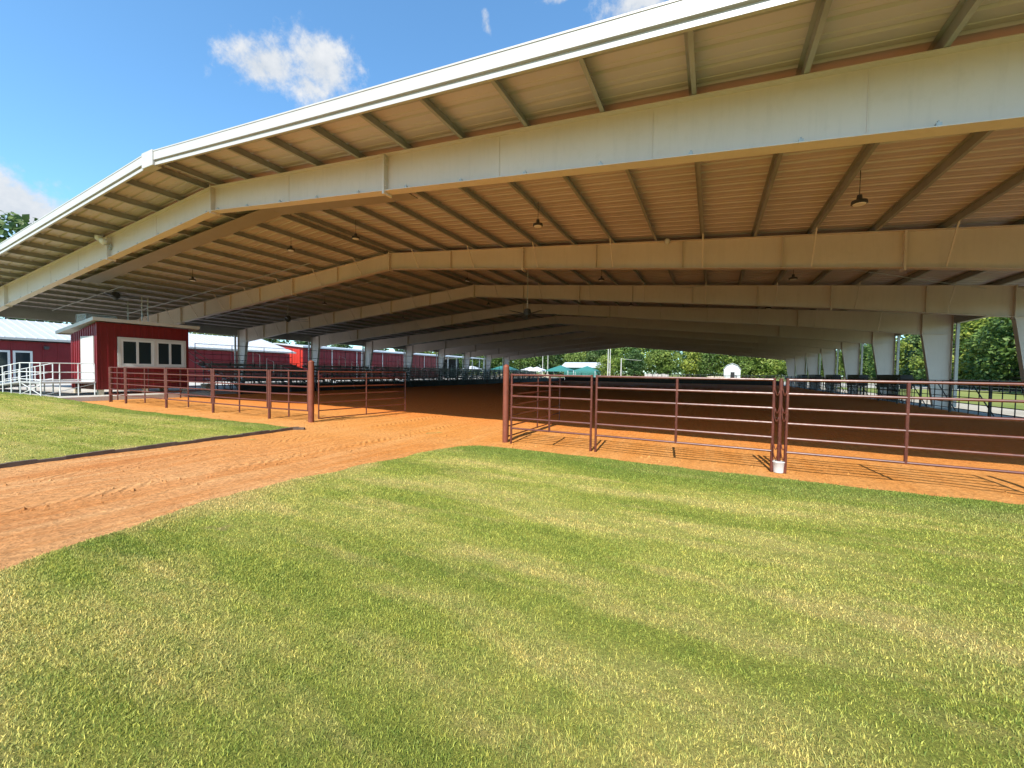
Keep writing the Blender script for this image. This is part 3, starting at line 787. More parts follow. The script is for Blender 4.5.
# ------------------------------------------------------------------ bleachers
def bleacher(v0, v1, label):
    t_ = thing('bleacher', label, 'bleacher', (-30, v0, 0), 'aluminium bleachers along the left side')
    n = 7; u0 = -27.3; run = .86; z0 = .46; rise = .27
    for i in range(n):
        u = u0 - run * i; z = z0 + rise * i
        m_ = MB(); m_.box(u - .26, u, v0, v1, z - .035, z); m_.build('seat', 'aludark', t_)
        m_ = MB(); m_.box(u - .86, u - .34, v0, v1, z - .15, z - .115); m_.box(u - .345, u - .335, v0, v1, z - .33, z - .16); m_.build('footboard', 'aludark', t_)
    nf = 5
    for j in range(nf):
        vv = v0 + .2 + (v1 - v0 - .4) * j / (nf - 1)
        m_ = MB()
        m_.bar((u0 + .05, vv, .1), (u0 - run * n, vv, z0 + rise * (n - 1) - .2), .05, .08)
        for i in range(n):
            u = u0 - run * i - .1
            m_.bar((u, vv, 0), (u, vv, z0 + rise * i - .04), .045, .045)
            if i < n - 1: m_.bar((u, vv, .05), (u - run, vv, z0 + rise * i - .05), .03, .03)
        m_.build('stringer', 'steel_dark', t_)
    ub = u0 - run * n - .02; zt = z0 + rise * (n - 1)
    for j in range(4):
        m_ = MB(); vv = v0 + .05 + (v1 - v0 - .1) * j / 3; m_.tube([(ub, vv, 0), (ub, vv, 3.35)], .024, 6); m_.build('rail_post', 'steel_dark', t_)
    for z in (3.33, 2.6, 2.2):
        m_ = MB(); m_.tube([(ub, v0 + .05, z), (ub, v1 - .05, z)], .022, 6); m_.build('guard_rail', 'steel_dark', t_)
    # aisle hand rail near the middle
    va = (v0 + v1) / 2
    for i in (1, 3, 5):
        m_ = MB(); u = u0 - run * i - .3; z = z0 + rise * i
        m_.tube([(u, va, z - .1), (u, va, z + .85), (u - run, va, z + .85 + rise), (u - run, va, z + rise - .1)], .02, 6); m_.build('aisle_rail', 'alu', t_)
    return t_
bl = bleacher(16.0, 23.6, 'aluminium bleacher nearest the small red booth')
for i in range(1, 7):
    copy_tree(bl, (-30, 16 + i * 8.3, 0), f'aluminium bleacher, {nm[i - 1] if i > 1 else "next"} beyond the one nearest the booth' if i < 6 else 'aluminium bleacher at the far end of the row')
# access stair between the booth and the first bleacher
st = thing('bleacher_stair', 'steel stair with sloping handrails between the red booth and the bleachers', 'stair', (-33, 15.3, 0))
for i in range(6):
    m_ = MB(); m_.box(-33.6, -32.6, 17.6 - .32 * i - .3, 17.6 - .32 * i, .3 + .24 * i - .03, .3 + .24 * i); m_.build('tread', 'aludark', st)
for x in (-33.62, -32.58):
    m_ = MB()
    m_.tube([(x, 18.0, .2), (x, 18.0, 1.2), (x, 17.7, 1.3), (x, 15.7, 2.75), (x, 15.0, 2.75), (x, 15.0, .2)], .022, 6)
    m_.tube([(x, 17.7, .85), (x, 15.7, 2.3)], .018, 6); m_.tube([(x, 16.7, .9), (x, 16.7, 2.05)], .018, 6)
    m_.build('handrail', 'gal', st)
# cream cooler crates by the stair and a pale box on the bleachers
for i, (x, yy, z) in enumerate(((-29.6, 14.95, 0), )):
    m_ = MB(); m_.box(x - .3, x + .3, yy - .25, yy + .25, 0, .5); m_.box(x - .32, x + .32, yy - .27, yy + .27, .5, .56)
    tag(m_.build('cooler_box', 'tan', bevel=.02), 'tan cooler box standing by the bleacher stair right of the booth', 'cooler')

BOOTH_START = set(bpy.data.objects)
# ------------------------------------------------------------------ announcer booth
bt = thing('announcer_booth', 'small red metal announcer booth with white door and wide window', 'booth', (-32.7, 12.3, 0))
BX0, BX1, BY0, BY1 = -34.4, -31.0, 10.12, 14.55
ZL, ZH = 3.52, 4.10      # wall height on the low (left) and high (arena) side
w = MB()
zf = .28
w.hexa([(BX0, BY0, zf), (BX1, BY0, zf), (BX1, BY1, zf), (BX0, BY1, zf), (BX0, BY0, ZL), (BX1, BY0, ZH), (BX1, BY1, ZH), (BX0, BY1, ZL)])
def zw(x): return ZL + (ZH - ZL) * (x - BX0) / (BX1 - BX0)
x = BX0 + .12
while x < BX1 - .1:
    if not (-33.05 < x < -31.3):
        w.hexa([(x, BY0 - .03, zf), (x + .09, BY0 - .03, zf), (x + .09, BY0, zf), (x, BY0, zf), (x + .02, BY0 - .03, zw(x)), (x + .07, BY0 - .03, zw(x)), (x + .07, BY0, zw(x)), (x + .02, BY0, zw(x))])
    else:
        w.box(x, x + .09, BY0 - .03, BY0, 3.3, zw(x))
    x += .3
y = BY0 + .12
while y < BY1 - .1:
    if 10.9 < y < 14.4:
        w.box(BX1, BX1 + .03, y, y + .08, zf, 1.48); w.box(BX1, BX1 + .03, y, y + .08, 3.4, ZH)
    else: w.box(BX1, BX1 + .03, y, y + .08, zf, ZH)
    y += .3
w.build('wall', 'red', bt)
r_ = MB()
ex0, ex1, ey0, ey1 = -35.75, -30.62, 9.85, 15.0
def zr(x): return 3.60 + (4.22 - 3.60) * (x - ex0) / (ex1 - ex0)
r_.hexa([(ex0, ey0, zr(ex0)), (ex1, ey0, zr(ex1)), (ex1, ey1, zr(ex1)), (ex0, ey1, zr(ex0)), (ex0, ey0, zr(ex0) + .06), (ex1, ey0, zr(ex1) + .06), (ex1, ey1, zr(ex1) + .06), (ex0, ey1, zr(ex0) + .06)])
ro_ = r_.build('roof', 'trim', bt)
for (x0, x1, y0, y1) in ((ex1, ex1 + .03, ey0 - .03, ey1 + .03), (ex0 - .03, ex0, ey0 - .03, ey1 + .03)):
    f = MB(); f.box(x0, x1, y0, y1, zr(x0) - .08, zr(x0) + .11); f.build('fascia', 'grey_trim' if x0 > -33 else 'trim', ro_)
for yy in (ey0 - .03, ey1):
    f = MB(); f.hexa([(ex0, yy, zr(ex0) - .08), (ex1, yy, zr(ex1) - .08), (ex1, yy + .03, zr(ex1) - .08), (ex0, yy + .03, zr(ex0) - .08),
                      (ex0, yy, zr(ex0) + .11), (ex1, yy, zr(ex1) + .11), (ex1, yy + .03, zr(ex1) + .11), (ex0, yy + .03, zr(ex0) + .11)])
    f.build('fascia', 'trim', ro_)
for yy, xs_ in ((BY0 - .035, (BX1 - .04, BX0)), ):
    for xx in xs_:
        f = MB(); f.box(xx - .03, xx + .09, yy - .006, BY0 - .001, zf, zw(max(BX0, xx))); f.build('corner_trim', 'red', bt)
# door
dr = MB(); dr.box(-32.95, -31.42, BY0 - .045, BY0 - .003, .72, 3.22); do = dr.build('door', 'white', bt)
f = MB(); f.box(-33.05, -32.955, BY0 - .055, BY0 - .004, .72, 3.32); f.box(-31.415, -31.32, BY0 - .055, BY0 - .004, .72, 3.32); f.box(-32.953, -31.417, BY0 - .055, BY0 - .004, 3.225, 3.32); f.build('door_frame', 'trim', do)
f = MB(); f.tube([(-32.75, BY0 - .045, 1.75), (-32.75, BY0 - .12, 1.75)], .025, 8); f.lathe([(.02, -.04), (.045, 0), (.02, .04)], (-32.75, BY0 - .13, 1.75), 10); f.build('handle', 'gal', do, smooth=True)
# windows: one trim, two sliding units
tr_ = MB()
wx = BX1
for (y0, y1, z0, z1) in ((10.98, 14.38, 1.55, 1.68), (10.98, 14.38, 3.2, 3.33), (10.98, 11.12, 1.68, 3.2), (14.24, 14.38, 1.68, 3.2), (12.66, 12.80, 1.68, 3.2)):
    tr_.box(wx - .01, wx + .06, y0, y1, z0, z1)
win = tr_.build('window', 'grey_trim', bt)
for (y0, y1) in ((11.12, 12.66), (12.80, 14.24)):
    ymid = (y0 + y1) / 2
    f = MB()
    for (a0, a1, z0, z1) in ((y0, y1, 1.68, 1.79), (y0, y1, 3.09, 3.2), (y0, y0 + .11, 1.79, 3.09), (y1 - .11, y1, 1.79, 3.09), (ymid - .06, ymid + .06, 1.79, 3.09)):
        f.box(wx - .02, wx + .04, a0, a1, z0, z1)
    f.build('sash', 'white', win)
    for (a0, a1) in ((y0 + .11, ymid - .06), (ymid + .06, y1 - .11)):
        f = MB(); f.box(wx - .015, wx + .012, a0, a1, 1.79, 3.09); f.build('pane', 'glass', win)
for (x, yy) in ((BX1 - .15, BY0 + .15), (BX0 + .15, BY0 + .15), (BX1 - .15, BY1 - .15), (BX0 + .15, BY1 - .15), (BX1 - .15, 12.3)):
    b_ = MB(); b_.box(x - .12, x + .12, yy - .12, yy + .12, -.02, zf); b_.build('pier', 'tan', bt)
# conduit masts and mesh cabinet on the booth roof
for i, (x, yy, lb) in enumerate(((-34.0, 12.6, 'thin conduit mast at the back of the booth roof'), (-31.8, 12.45, 'left mast of the pair on the booth roof'), (-31.8, 12.75, 'right mast of the pair on the booth roof'))):
    m_ = MB(); m_.tube([(x, yy, zr(x) + .06), (x, yy, rt(x - UR) + .1)], .028, 8); m_.bar((x - .1, yy, zr(x) + .07), (x + .1, yy, zr(x) + .07), .2, .02)
    tag(m_.build('conduit_mast', 'gal', smooth=True), lb, 'mast')
cb = thing('mesh_cabinet', 'pale wire mesh cabinet standing on the back of the booth roof', 'cabinet', (-35, 11, 3.7))
m_ = MB()
for x in (-35.3, -33.9):
    for yy in (10.6, 12.0):
        m_.bar((x, yy, zr(x) + .06), (x, yy, 4.75), .04, .04)
m_.bar((-35.3, 10.6, 4.75), (-33.9, 10.6, 4.75), .04, .04); m_.bar((-33.9, 10.6, 4.75), (-33.9, 12.0, 4.75), .04, .04); m_.bar((-35.3, 12.0, 4.75), (-33.9, 12.0, 4.75), .04, .04); m_.bar((-35.3, 10.6, 4.75), (-35.3, 12.0, 4.75), .04, .04)
m_.build('frame', 'gal', cb)
m_ = MB(); m_.box(-35.28, -33.92, 10.595, 10.605, 3.85, 4.73); m_.box(-33.905, -33.895, 10.62, 11.98, 3.9, 4.73); m_.build('screen', 'screen', cb)

# ------------------------------------------------------------------ aluminium ramp
rp = thing('access_ramp', 'white aluminium wheelchair ramp with railings leading up to the booth door', 'ramp', (-34, 9, 0))
m_ = MB(); m_.box(-34.0, -31.0, 7.95, 10.05, .66, .74); m_.build('landing', 'alu', rp)
m_ = MB(); m_.hexa([(-42.5, 7.95, .02), (-34.02, 7.95, .66), (-34.02, 9.25, .66), (-42.5, 9.25, .02), (-42.5, 7.95, .1), (-34.02, 7.95, .74), (-34.02, 9.25, .74), (-42.5, 9.25, .1)]); m_.build('ramp_deck', 'alu', rp)
def zd(x): return .74 if x > -34 else .74 + (x + 34) * .0755
for yy, xs_ in ((7.97, [-31.05, -32.5, -34, -35.4, -36.8, -38.2, -39.6, -41, -42.3]), (9.23, [-34.1, -35.4, -36.8, -38.2, -39.6, -41, -42.3])):
    for x in xs_: m_ = MB(); m_.tube([(x, yy, 0), (x, yy, zd(x) + 1.0)], .028, 8); m_.build('post', 'white', rp, smooth=True)
    for dz in (1.0, .52, .12):
        m_ = MB(); pp = [(xs_[0], yy, zd(xs_[0]) + dz), (-34.0, yy, .74 + dz), (xs_[-1], yy, zd(xs_[-1]) + dz)] if xs_[0] > -34 else [(xs_[0], yy, zd(xs_[0]) + dz), (xs_[-1], yy, zd(xs_[-1]) + dz)]
        m_.tube(pp, .024, 8); m_.build('rail', 'white', rp, smooth=True)
for yy in (8.65, 9.35, 10.0): m_ = MB(); m_.tube([(-31.03, yy, 0), (-31.03, yy, 1.74)], .028, 8); m_.build('post', 'white', rp, smooth=True)
for dz in (1.0, .52, .12):
    m_ = MB(); m_.tube([(-31.03, 7.97, .74 + dz), (-31.03, 10.0, .74 + dz)], .024, 8); m_.build('rail', 'white', rp, smooth=True)
m_ = MB(); m_.bar((-31.1, 8, .05), (-31.1, 10, .62), .03, .03); m_.bar((-33.9, 8, .05), (-31.1, 8, .62), .03, .03); m_.bar((-31.1, 8, .05), (-33.9, 8, .62), .03, .03); m_.build('cross_brace', 'white', rp)

# the booth, its ramp and roof gear were laid out at a trial distance; settle them at their real size and place on the slab
BK = .87
for o in [q for q in bpy.data.objects if q not in BOOTH_START]:
    if o.type == 'MESH':
        o.data.transform(Matrix.Diagonal((BK, BK, BK, 1))); o.data.transform(Matrix.Translation((0, 0, CAM_H * (1 - BK))))
    else:
        o.location = (o.location.x * BK, o.location.y * BK, o.location.z * BK + CAM_H * (1 - BK))
for o in [q for q in bpy.data.objects if q not in BOOTH_START and q.parent is not None]:
    o.matrix_parent_inverse = Matrix.Translation(-Vector(parent_world(o.parent)))
m_ = MB(); m_.box(-46, -25.75, 7.07, 13.4, -.3, SLAB); setting(m_.build('concrete_slab', 'concrete'))
# ------------------------------------------------------------------ left buildings
def ribs(mb, axis, const, a0, a1, z0, z1, step=.9, d=.035, w=.09):
    a = a0 + step / 2
    while a < a1:
        if axis == 'x': mb.box(min(const, const + d), max(const, const + d), a, a + w, z0, z1)
        else: mb.box(a, a + w, min(const, const + d), max(const, const + d), z0, z1)
        a += step
A = thing('red_barn', 'long red metal building with white standing seam roof left of the booth', 'building', (-58, 15, 0))
AU, AV0, AV1 = -52.6, -12.0, 36.8
m_ = MB(); m_.box(-66.5, AU, AV0, AV1, 0, 3.6); ribs(m_, 'x', AU, AV0, AV1, 0, 3.6); m_.build('wall', 'red', A)
rf = MB()
uE, uRg, zE, zRg = -52.05, -59.5, 3.75, 5.75
for (ua, ub) in ((uE, uRg), (2 * uRg - uE, uRg)):
    rf.hexa([(ua, AV0 - .5, zE), (ub, AV0 - .5, zRg), (ub, AV1 + .5, zRg), (ua, AV1 + .5, zE), (ua, AV0 - .5, zE + .12), (ub, AV0 - .5, zRg + .12), (ub, AV1 + .5, zRg + .12), (ua, AV1 + .5, zE + .12)])
v = AV0
while v < AV1 + .4:
    rf.hexa([(uE, v, zE + .12), (uRg, v, zRg + .12), (uRg, v + .05, zRg + .12), (uE, v + .05, zE + .12), (uE, v, zE + .17), (uRg, v, zRg + .17), (uRg, v + .05, zRg + .17), (uE, v + .05, zE + .17)]); v += .6
rf.prism([(uE + -.6, zE - .1), (2 * uRg - uE + .6, zE - .1), (uRg, zRg - .05)], 'y', AV1 - .1, AV1)
roA = rf.build('roof', 'whiteroof', A)
m_ = MB(); m_.box(uE, uE + .14, AV0 - .5, AV1 + .5, zE - .06, zE + .13); m_.build('gutter', 'trim', roA)
for (v0, v1) in ((9.4, 10.55), (10.65, 11.8), (11.95, 13.05)):
    m_ = MB()
    for (a0, a1, z0, z1) in ((v0, v1, .06, .2), (v0, v1, 2.65, 2.8), (v0, v0 + .14, .2, 2.65), (v1 - .14, v1, .2, 2.65)): m_.box(AU - .01, AU + .06, a0, a1, z0, z1)
    wn = m_.build('glazed_door', 'white', A)
    m_ = MB(); m_.box(AU + .036, AU + .042, v0 + .14, v1 - .14, .2, 2.65); m_.build('pane', 'glass', wn)
m_ = MB(); m_.box(AU, AU + .25, 13.7, 14.0, 3.05, 3.25); m_.box(AU + .03, AU + .2, 13.74, 13.96, 2.98, 3.05); m_.build('wall_lamp', 'steel_dark', A)

B = thing('red_stable', 'long red stable building with end wall coloured sunlit red beyond the bleachers', 'building', (-58, 65, 0))
BU = -54.2
m_ = MB(); m_.box(-66, BU, 40.05, 75, 0, 4.65); ribs(m_, 'x', BU, 40.1, 75, 0, 4.65, .9); m_.build('wall', 'red', B)
m_ = MB(); m_.prism([(-66, 0), (BU + .02, 0), (BU + .02, 4.7), (-60, 5.3), (-66, 4.7)], 'y', 39.95, 40.04); ribs(m_, 'y', 39.95, -66, BU, 0, 4.6, .6, -.03); m_.build('end_wall', 'redend', B)
for v in (45, 50, 51, 56, 62, 68, 74.6): m_ = MB(); m_.box(BU + .036, BU + .09, v, v + .14, 0, 4.65); m_.build('downspout', 'grey_trim', B)
m_ = MB()
for (ua, ub) in ((BU + .6, -60.2), (-66.6, -60.2)):
    m_.hexa([(ua, 39.6, 4.72), (ub, 39.6, 5.35), (ub, 93, 5.35), (ua, 93, 4.72), (ua, 39.6, 4.95), (ub, 39.6, 5.5), (ub, 93, 5.5), (ua, 93, 4.95)])
m_.build('roof', 'whiteroof', B)
m_ = MB(); m_.box(-64, -62, 75.1, 92.8, 0, 4.6); m_.build('shed_shade_back', 'dark', B)  # near-black block paints the shade inside the open bays
for v in (76.5, 80, 83.5, 87, 90.5, 92.7):
    m_ = MB(); m_.box(BU - .1, BU + .1, v, v + .2, 0, 4.7); m_.build('shed_post', 'grey_trim', B)

# ------------------------------------------------------------------ far field things
def canopy(x, y, wd, h, label, mat='teal', rz=0):
    t_ = thing('canopy_tent', label, 'canopy', (x, y, 0), 'canopy tents beyond the far end of the arena')
    m_ = MB(); a = wd / 2
    base = [(x - a, y - a, h), (x + a, y - a, h), (x + a, y + a, h), (x - a, y + a, h)]
    low = [(p[0], p[1], h - .35) for p in base]
    m_.add(base + [(x, y, h + wd * .22)], [(0, 1, 4), (1, 2, 4), (2, 3, 4), (3, 0, 4)])
    m_.add(base + low, [(0, 1, 5, 4), (1, 2, 6, 5), (2, 3, 7, 6), (3, 0, 4, 7)])
    m_.build('top', mat, t_)
    for p in base:
        m_ = MB(); m_.tube([(p[0], p[1], 0), (p[0], p[1], h)], .07, 6); m_.build('leg', 'white', t_)
for i, (x, y, wd, mt, lb) in enumerate(((-61, 118, 9, 'teal', 'teal green canopy tent leftmost beyond the arena'), (-53, 121, 6, 'white', 'white canopy tent between two teal ones'), (-49, 117, 6, 'white', 'white canopy tent in the middle of the far row'),
                                       (-42, 119, 9, 'teal', 'teal green canopy tent in the middle of the far row'), (-33, 117, 8, 'teal', 'teal green canopy tent beside the white roofed shed'), (-66, 106, 6, 'white', 'white canopy tent at the end of the bleachers'))):
    canopy(x, y, wd * .8, 2.2, lb, mt)
wh = thing('white_shed', 'white roofed shed with teal gable among the far tents', 'shed', (-39, 138, 0))
m_ = MB(); m_.box(-46, -33, 134, 142, 0, 3.4); m_.build('wall', 'teal', wh)
m_ = MB(); m_.prism([(133, 3.3), (138, 5.0), (143, 3.3), (143, 3.5), (138, 5.2), (133, 3.5)], 'x', -47, -32); m_.build('roof', 'whiteroof', wh)
sd = thing('small_barn', 'small white barn with dark doorway in the far field', 'shed', (6.5, 165, 0))
m_ = MB(); m_.prism([(3.9, 0), (9.1, 0), (9.1, 3.4), (8.1, 4.8), (6.5, 5.5), (4.9, 4.8), (3.9, 3.4)], 'y', 165, 171); m_.build('wall', 'white', sd)
m_ = MB(); m_.box(6.0, 7.3, 164.9, 164.99, 0, 2.6); m_.build('door', 'dark', sd)
m_ = MB()
pr0 = [(3.7, 3.4), (4.75, 4.9), (6.5, 5.7), (8.25, 4.9), (9.3, 3.4)]
for p, q in zip(pr0, pr0[1:]): m_.hexa([(p[0], 164.7, p[1]), (q[0], 164.7, q[1]), (q[0], 171.3, q[1]), (p[0], 171.3, p[1]), (p[0], 164.7, p[1] + .15), (q[0], 164.7, q[1] + .15), (q[0], 171.3, q[1] + .15), (p[0], 171.3, p[1] + .15)])
m_.build('roof', 'whiteroof', sd)
for (x, y, h, lb) in ((-50.5, 130, 9.5, 'thin pale light pole behind the far tents'), (-25.3, 110, 9, 'tall pale twin light pole at the far yard'), (-21, 106, 5.5, 'short pale pole right of the tall light pole'), (-52.8, 131, 8.5, 'thin grey pole left of the pale light pole')):
    m_ = MB(); m_.tube([(x, y, 0), (x, y, h)], .16 if h < 9.2 else .12, 8, .08)
    if h == 9: m_.tube([(x + .55, y, 0), (x + .55, y, h - .6)], .13, 8, .08); m_.bar((x - .5, y, h), (x + 1, y, h), .1, .15)
    if h == 5.5: m_.bar((x, y, 5.3), (x + 5, y, 4.9), .05, .05)
    tag(m_.build('light_pole', 'pole', smooth=True), lb, 'pole')
# round bales / low parked clutter at the yard edge: tan panels and crates
for i, (x, y, l, h, mt, lb) in enumerate(((-48, 104, 16, 1.1, 'tan', 'long tan windbreak fence before the far tents'), (-13, 112, 6, 1.6, 'concrete', 'low grey block wall at the yard edge'), (1, 118, 4, 1.2, 'tan', 'low tan block wall at the right of the yard'))):
    m_ = MB()
    n_ = int(l / .8)
    for j in range(n_): m_.box(x - l / 2 + j * l / n_, x - l / 2 + (j + .93) * l / n_, y, y + .3, 0, h * (.92 + .08 * (j % 2)))
    tag(m_.build('yard_wall', mt), lb, 'wall')
# black rail fence across the far field
ff = thing('field_fence', 'dark rail fence across the far field before the small barn', 'fence', (0, 132, 0))
for z in (.6, 1.1, 1.5): m_ = MB(); m_.bar((-18, 130, z), (60, 136, z), .06, .12); m_.build('rail', 'blackpipe', ff)
for i in range(27): m_ = MB(); m_.bar((-18 + i * 3, 130 + i * .23, 0), (-18 + i * 3, 130 + i * .23, 1.7), .14, .14); m_.build('post', 'blackpipe', ff)
ff = thing('field_fence', 'dark rail fence along the shaded foot of the trees on the right', 'fence', (40, 60, 0))
for z in (.5, .95, 1.35): m_ = MB(); m_.bar((26, 30, z), (40, 128, z), .05, .1); m_.build('rail', 'blackpipe', ff)
for i in range(34): m_ = MB(); m_.bar((26 + i * 14 / 33, 30 + i * 98 / 33, 0), (26 + i * 14 / 33, 30 + i * 98 / 33, 1.5), .12, .12); m_.build('post', 'blackpipe', ff)

# ------------------------------------------------------------------ trees
def make_tree_meshes(seed, H, W, nleaf, leaf, mat, trunk_h=.25):
    r = np.random.default_rng(seed)
    lobes = []
    nl = 13
    for i in range(nl):
        t = i / (nl - 1)
        z = H * (trunk_h + .06 + (1 - trunk_h - .18) * t)
        rad = W * .5 * (math.sin(math.pi * (.18 + .74 * t)) ** .8)
        a = i * 2.4 + r.uniform(-.5, .5)
        rr = rad * r.uniform(.35, .62)
        lobes.append((np.array([math.cos(a) * rr, math.sin(a) * rr, z]), W * r.uniform(.17, .27)))
    for i in range(9):
        a = r.uniform(0, 6.28); z = H * r.uniform(trunk_h, .85); rr = W * .5 * r.uniform(.6, .95) * math.sin(math.pi * min(.95, .2 + .75 * z / H))
        lobes.append((np.array([math.cos(a) * rr, math.sin(a) * rr, z]), W * r.uniform(.09, .15)))
    wts = np.array([l[1] ** 2 for l in lobes]); wts /= wts.sum()
    li = r.choice(len(lobes), nleaf, p=wts)
    cen = np.array([l[0] for l in lobes])[li]; rad = np.array([l[1] for l in lobes])[li]
    d = r.normal(size=(nleaf, 3)); d /= np.linalg.norm(d, axis=1)[:, None]
    q = r.uniform(.35, 1.0, nleaf) ** .5 * r.normal(1, .08, nleaf)
    P = cen + d * (rad * q)[:, None] * np.array([1.12, 1.12, .86])
    # gaps
    gap = np.sin(P[:, 0] * 2.2 + seed) * np.sin(P[:, 1] * 2.4 + 1.3 * seed) * np.sin(P[:, 2] * 2.0 + seed * .7)
    P = P[gap < .42]; lk = li[gap < .42]; dk = d[gap < .42]; n = len(P)
    nrm = dk * .6 + r.normal(size=(n, 3)) * .6 + np.array([0, 0, .35]); nrm /= np.linalg.norm(nrm, axis=1)[:, None]
    t1 = np.cross(nrm, r.normal(size=(n, 3))); t1 /= np.linalg.norm(t1, axis=1)[:, None]; t2 = np.cross(nrm, t1)
    s = leaf * r.uniform(.55, 1.25, n)
    A_ = t1 * s[:, None]; B_ = t2 * (s * .62)[:, None]; N_ = nrm * (s * .18)[:, None]
    V = np.stack([P - A_, P - B_ + N_, P + A_, P + B_ + N_], 1).reshape(-1, 3)
    me = bpy.data.meshes.new('crown')
    me.vertices.add(4 * n); me.vertices.foreach_set('co', V.reshape(-1).astype(np.float32))
    me.loops.add(6 * n); me.polygons.add(2 * n)
    me.loops.foreach_set('vertex_index', ((np.arange(n) * 4)[:, None] + np.array([0, 1, 2, 0, 2, 3])).reshape(-1).astype(np.int32))
    me.polygons.foreach_set('loop_start', (np.arange(2 * n) * 3).astype(np.int32))
    me.update(calc_edges=True); me.validate()
    lt = r.uniform(.15, .85, len(lobes))[lk]
    at = me.attributes.new('tint', 'FLOAT', 'POINT'); at.data.foreach_set('value', np.repeat((lt + r.normal(0, .16, n)).clip(0, 1), 4).astype(np.float32))
    me.materials.append(MAT[mat])
    tb = MB()
    tb.tube([(0, 0, -.1), (.05 * W * .1, 0, H * .2), (0, .02 * W, H * .45), (.02 * W, 0, H * .78)], W * .035, 9, W * .008)
    for c_, rd in lobes[:11]:
        z0 = max(H * .16, c_[2] - H * .22)
        tb.tube([(0, 0, z0), (c_[0] * .55, c_[1] * .55, z0 + (c_[2] - z0) * .5), tuple(c_)], W * .016, 6, W * .004)
    tmp = tb.build('trunk', 'bark', smooth=True); tm = tmp.data; bpy.data.objects.remove(tmp)
    return me, tm
VAR = [make_tree_meshes(1, 12, 9.5, 5200, .30, 'leaf', .10), make_tree_meshes(2, 12, 8.5, 5200, .30, 'leafdark', .10),
       make_tree_meshes(3, 12, 11, 6000, .30, 'leaf', .06), make_tree_meshes(4, 12, 9, 5200, .32, 'leafyellow', .08),
       make_tree_meshes(5, 12, 8, 5000, .30, 'leafdark', .14)]
def tree(x, y, h, var, label, group, wide=1.0, rz=None):
    t_ = thing('tree', label, 'tree', (x, y, 0), group)
    s = h / 12
    t_.scale = (s * wide, s * wide, s); t_.rotation_euler = (0, 0, random.uniform(0, 6.28) if rz is None else rz)
    for nm_, me in (('crown', VAR[var][0]), ('trunk', VAR[var][1])):
        o = bpy.data.objects.new(nm_, me); C.objects.link(o); o.parent = t_
    return t_
KIND = ['mid green leafy tree', 'dark green dense tree', 'broad mid green tree', 'bright yellow green tree', 'slim dark green tree']
rt_ = random.Random(5)
# far tree line, two ragged rows
for row, (dist, n_, hmin, hmax) in enumerate(((172, 30, 11, 16), (205, 26, 17, 23))):
    for i in range(n_):
        px = 440 + 560 * i / (n_ - 1) + rt_.uniform(-6, 6)
        xc = (px - 512) / F_PX
        d = Vector((math.cos(YAW) * xc - math.sin(YAW), math.sin(YAW) * xc + math.cos(YAW)))
        k = dist + rt_.uniform(-9, 9)
        v_ = rt_.choice([0, 1, 2, 2, 3, 4, 0])
        tree(d.x * k, d.y * k, rt_.uniform(hmin, hmax), v_, KIND[v_] + (' in the front row of the far tree line' if row == 0 else ' in the taller back row of the far tree line'), 'trees of the far tree line', 1.15)
# nearer trees right of the arena
for row in range(2):
    for i in range(16):
        y = 34 + i * 8.2 + rt_.uniform(-2, 2); x = 31 + row * 9 + i * 1.0 + rt_.uniform(-1.5, 1.5)
        v_ = rt_.choice([0, 2, 3, 1, 2, 0])
        tree(x, y, rt_.uniform(9, 12) + row * 7, v_, KIND[v_] + (' near the right side of the arena' if row == 0 else ' behind the nearer trees right of the arena'), 'trees right of the arena', 1.15)
# single trees
tree(-28.6, 122, 7.0, 3, 'round bright yellow green tree beside the far tents', None, 1.25)
tree(-77, 17.2, 19.5, 1, 'tall dark tree rising behind the red barn at the left edge', None, 1.0)
for i in range(9):
    v_ = rt_.choice([1, 4, 0])
    tree(-82 - rt_.uniform(0, 8), 44 + i * 11, rt_.uniform(10, 13), v_, KIND[v_] + ' behind the long red stable', 'trees behind the red stable', 1.1)

# ------------------------------------------------------------------ sky, clouds, sun
SUN_EL, SUN_DIR = R(46), Vector((.10, -1.0, 0)).normalized()
sd_ = bpy.data.lights.new('sun', 'SUN'); sd_.energy = 4.8; sd_.angle = R(.45); sd_.color = (1, .955, .88)
so = bpy.data.objects.new('sun', sd_); C.objects.link(so)
dirn = Vector((SUN_DIR.x * math.cos(SUN_EL), SUN_DIR.y * math.cos(SUN_EL), math.sin(SUN_EL)))
so.rotation_euler = dirn.to_track_quat('Z', 'Y').to_euler(); so.location = dirn * 60
W_ = bpy.data.worlds.new('World'); S.world = W_; W_.use_nodes = True
nt = W_.node_tree; bg = nt.nodes['Background']
sky = nt.nodes.new('ShaderNodeTexSky'); sky.sky_type = 'NISHITA'; sky.sun_disc = False
sky.sun_elevation = SUN_EL; sky.sun_rotation = math.atan2(SUN_DIR.x, SUN_DIR.y)
sky.air_density = 1.0; sky.dust_density = .4; sky.ozone_density = 2.2
tc = nt.nodes.new('ShaderNodeTexCoord')
dvec = tc.outputs['Generated']
def vmath(op, a, b=None):
    n = nt.nodes.new('ShaderNodeVectorMath'); n.operation = op
    nt.links.new(a, n.inputs[0])
    if b is not None:
        if isinstance(b, (tuple, Vector)): n.inputs[1].default_value = b
        else: nt.links.new(b, n.inputs[1])
    return n
def smath(op, a, b=None, c=None):
    n = nt.nodes.new('ShaderNodeMath'); n.operation = op
    for i, v in enumerate((a, b, c)):
        if v is None: continue
        if isinstance(v, (int, float)): n.inputs[i].default_value = v
        else: nt.links.new(v, n.inputs[i])
    return n.outputs[0]
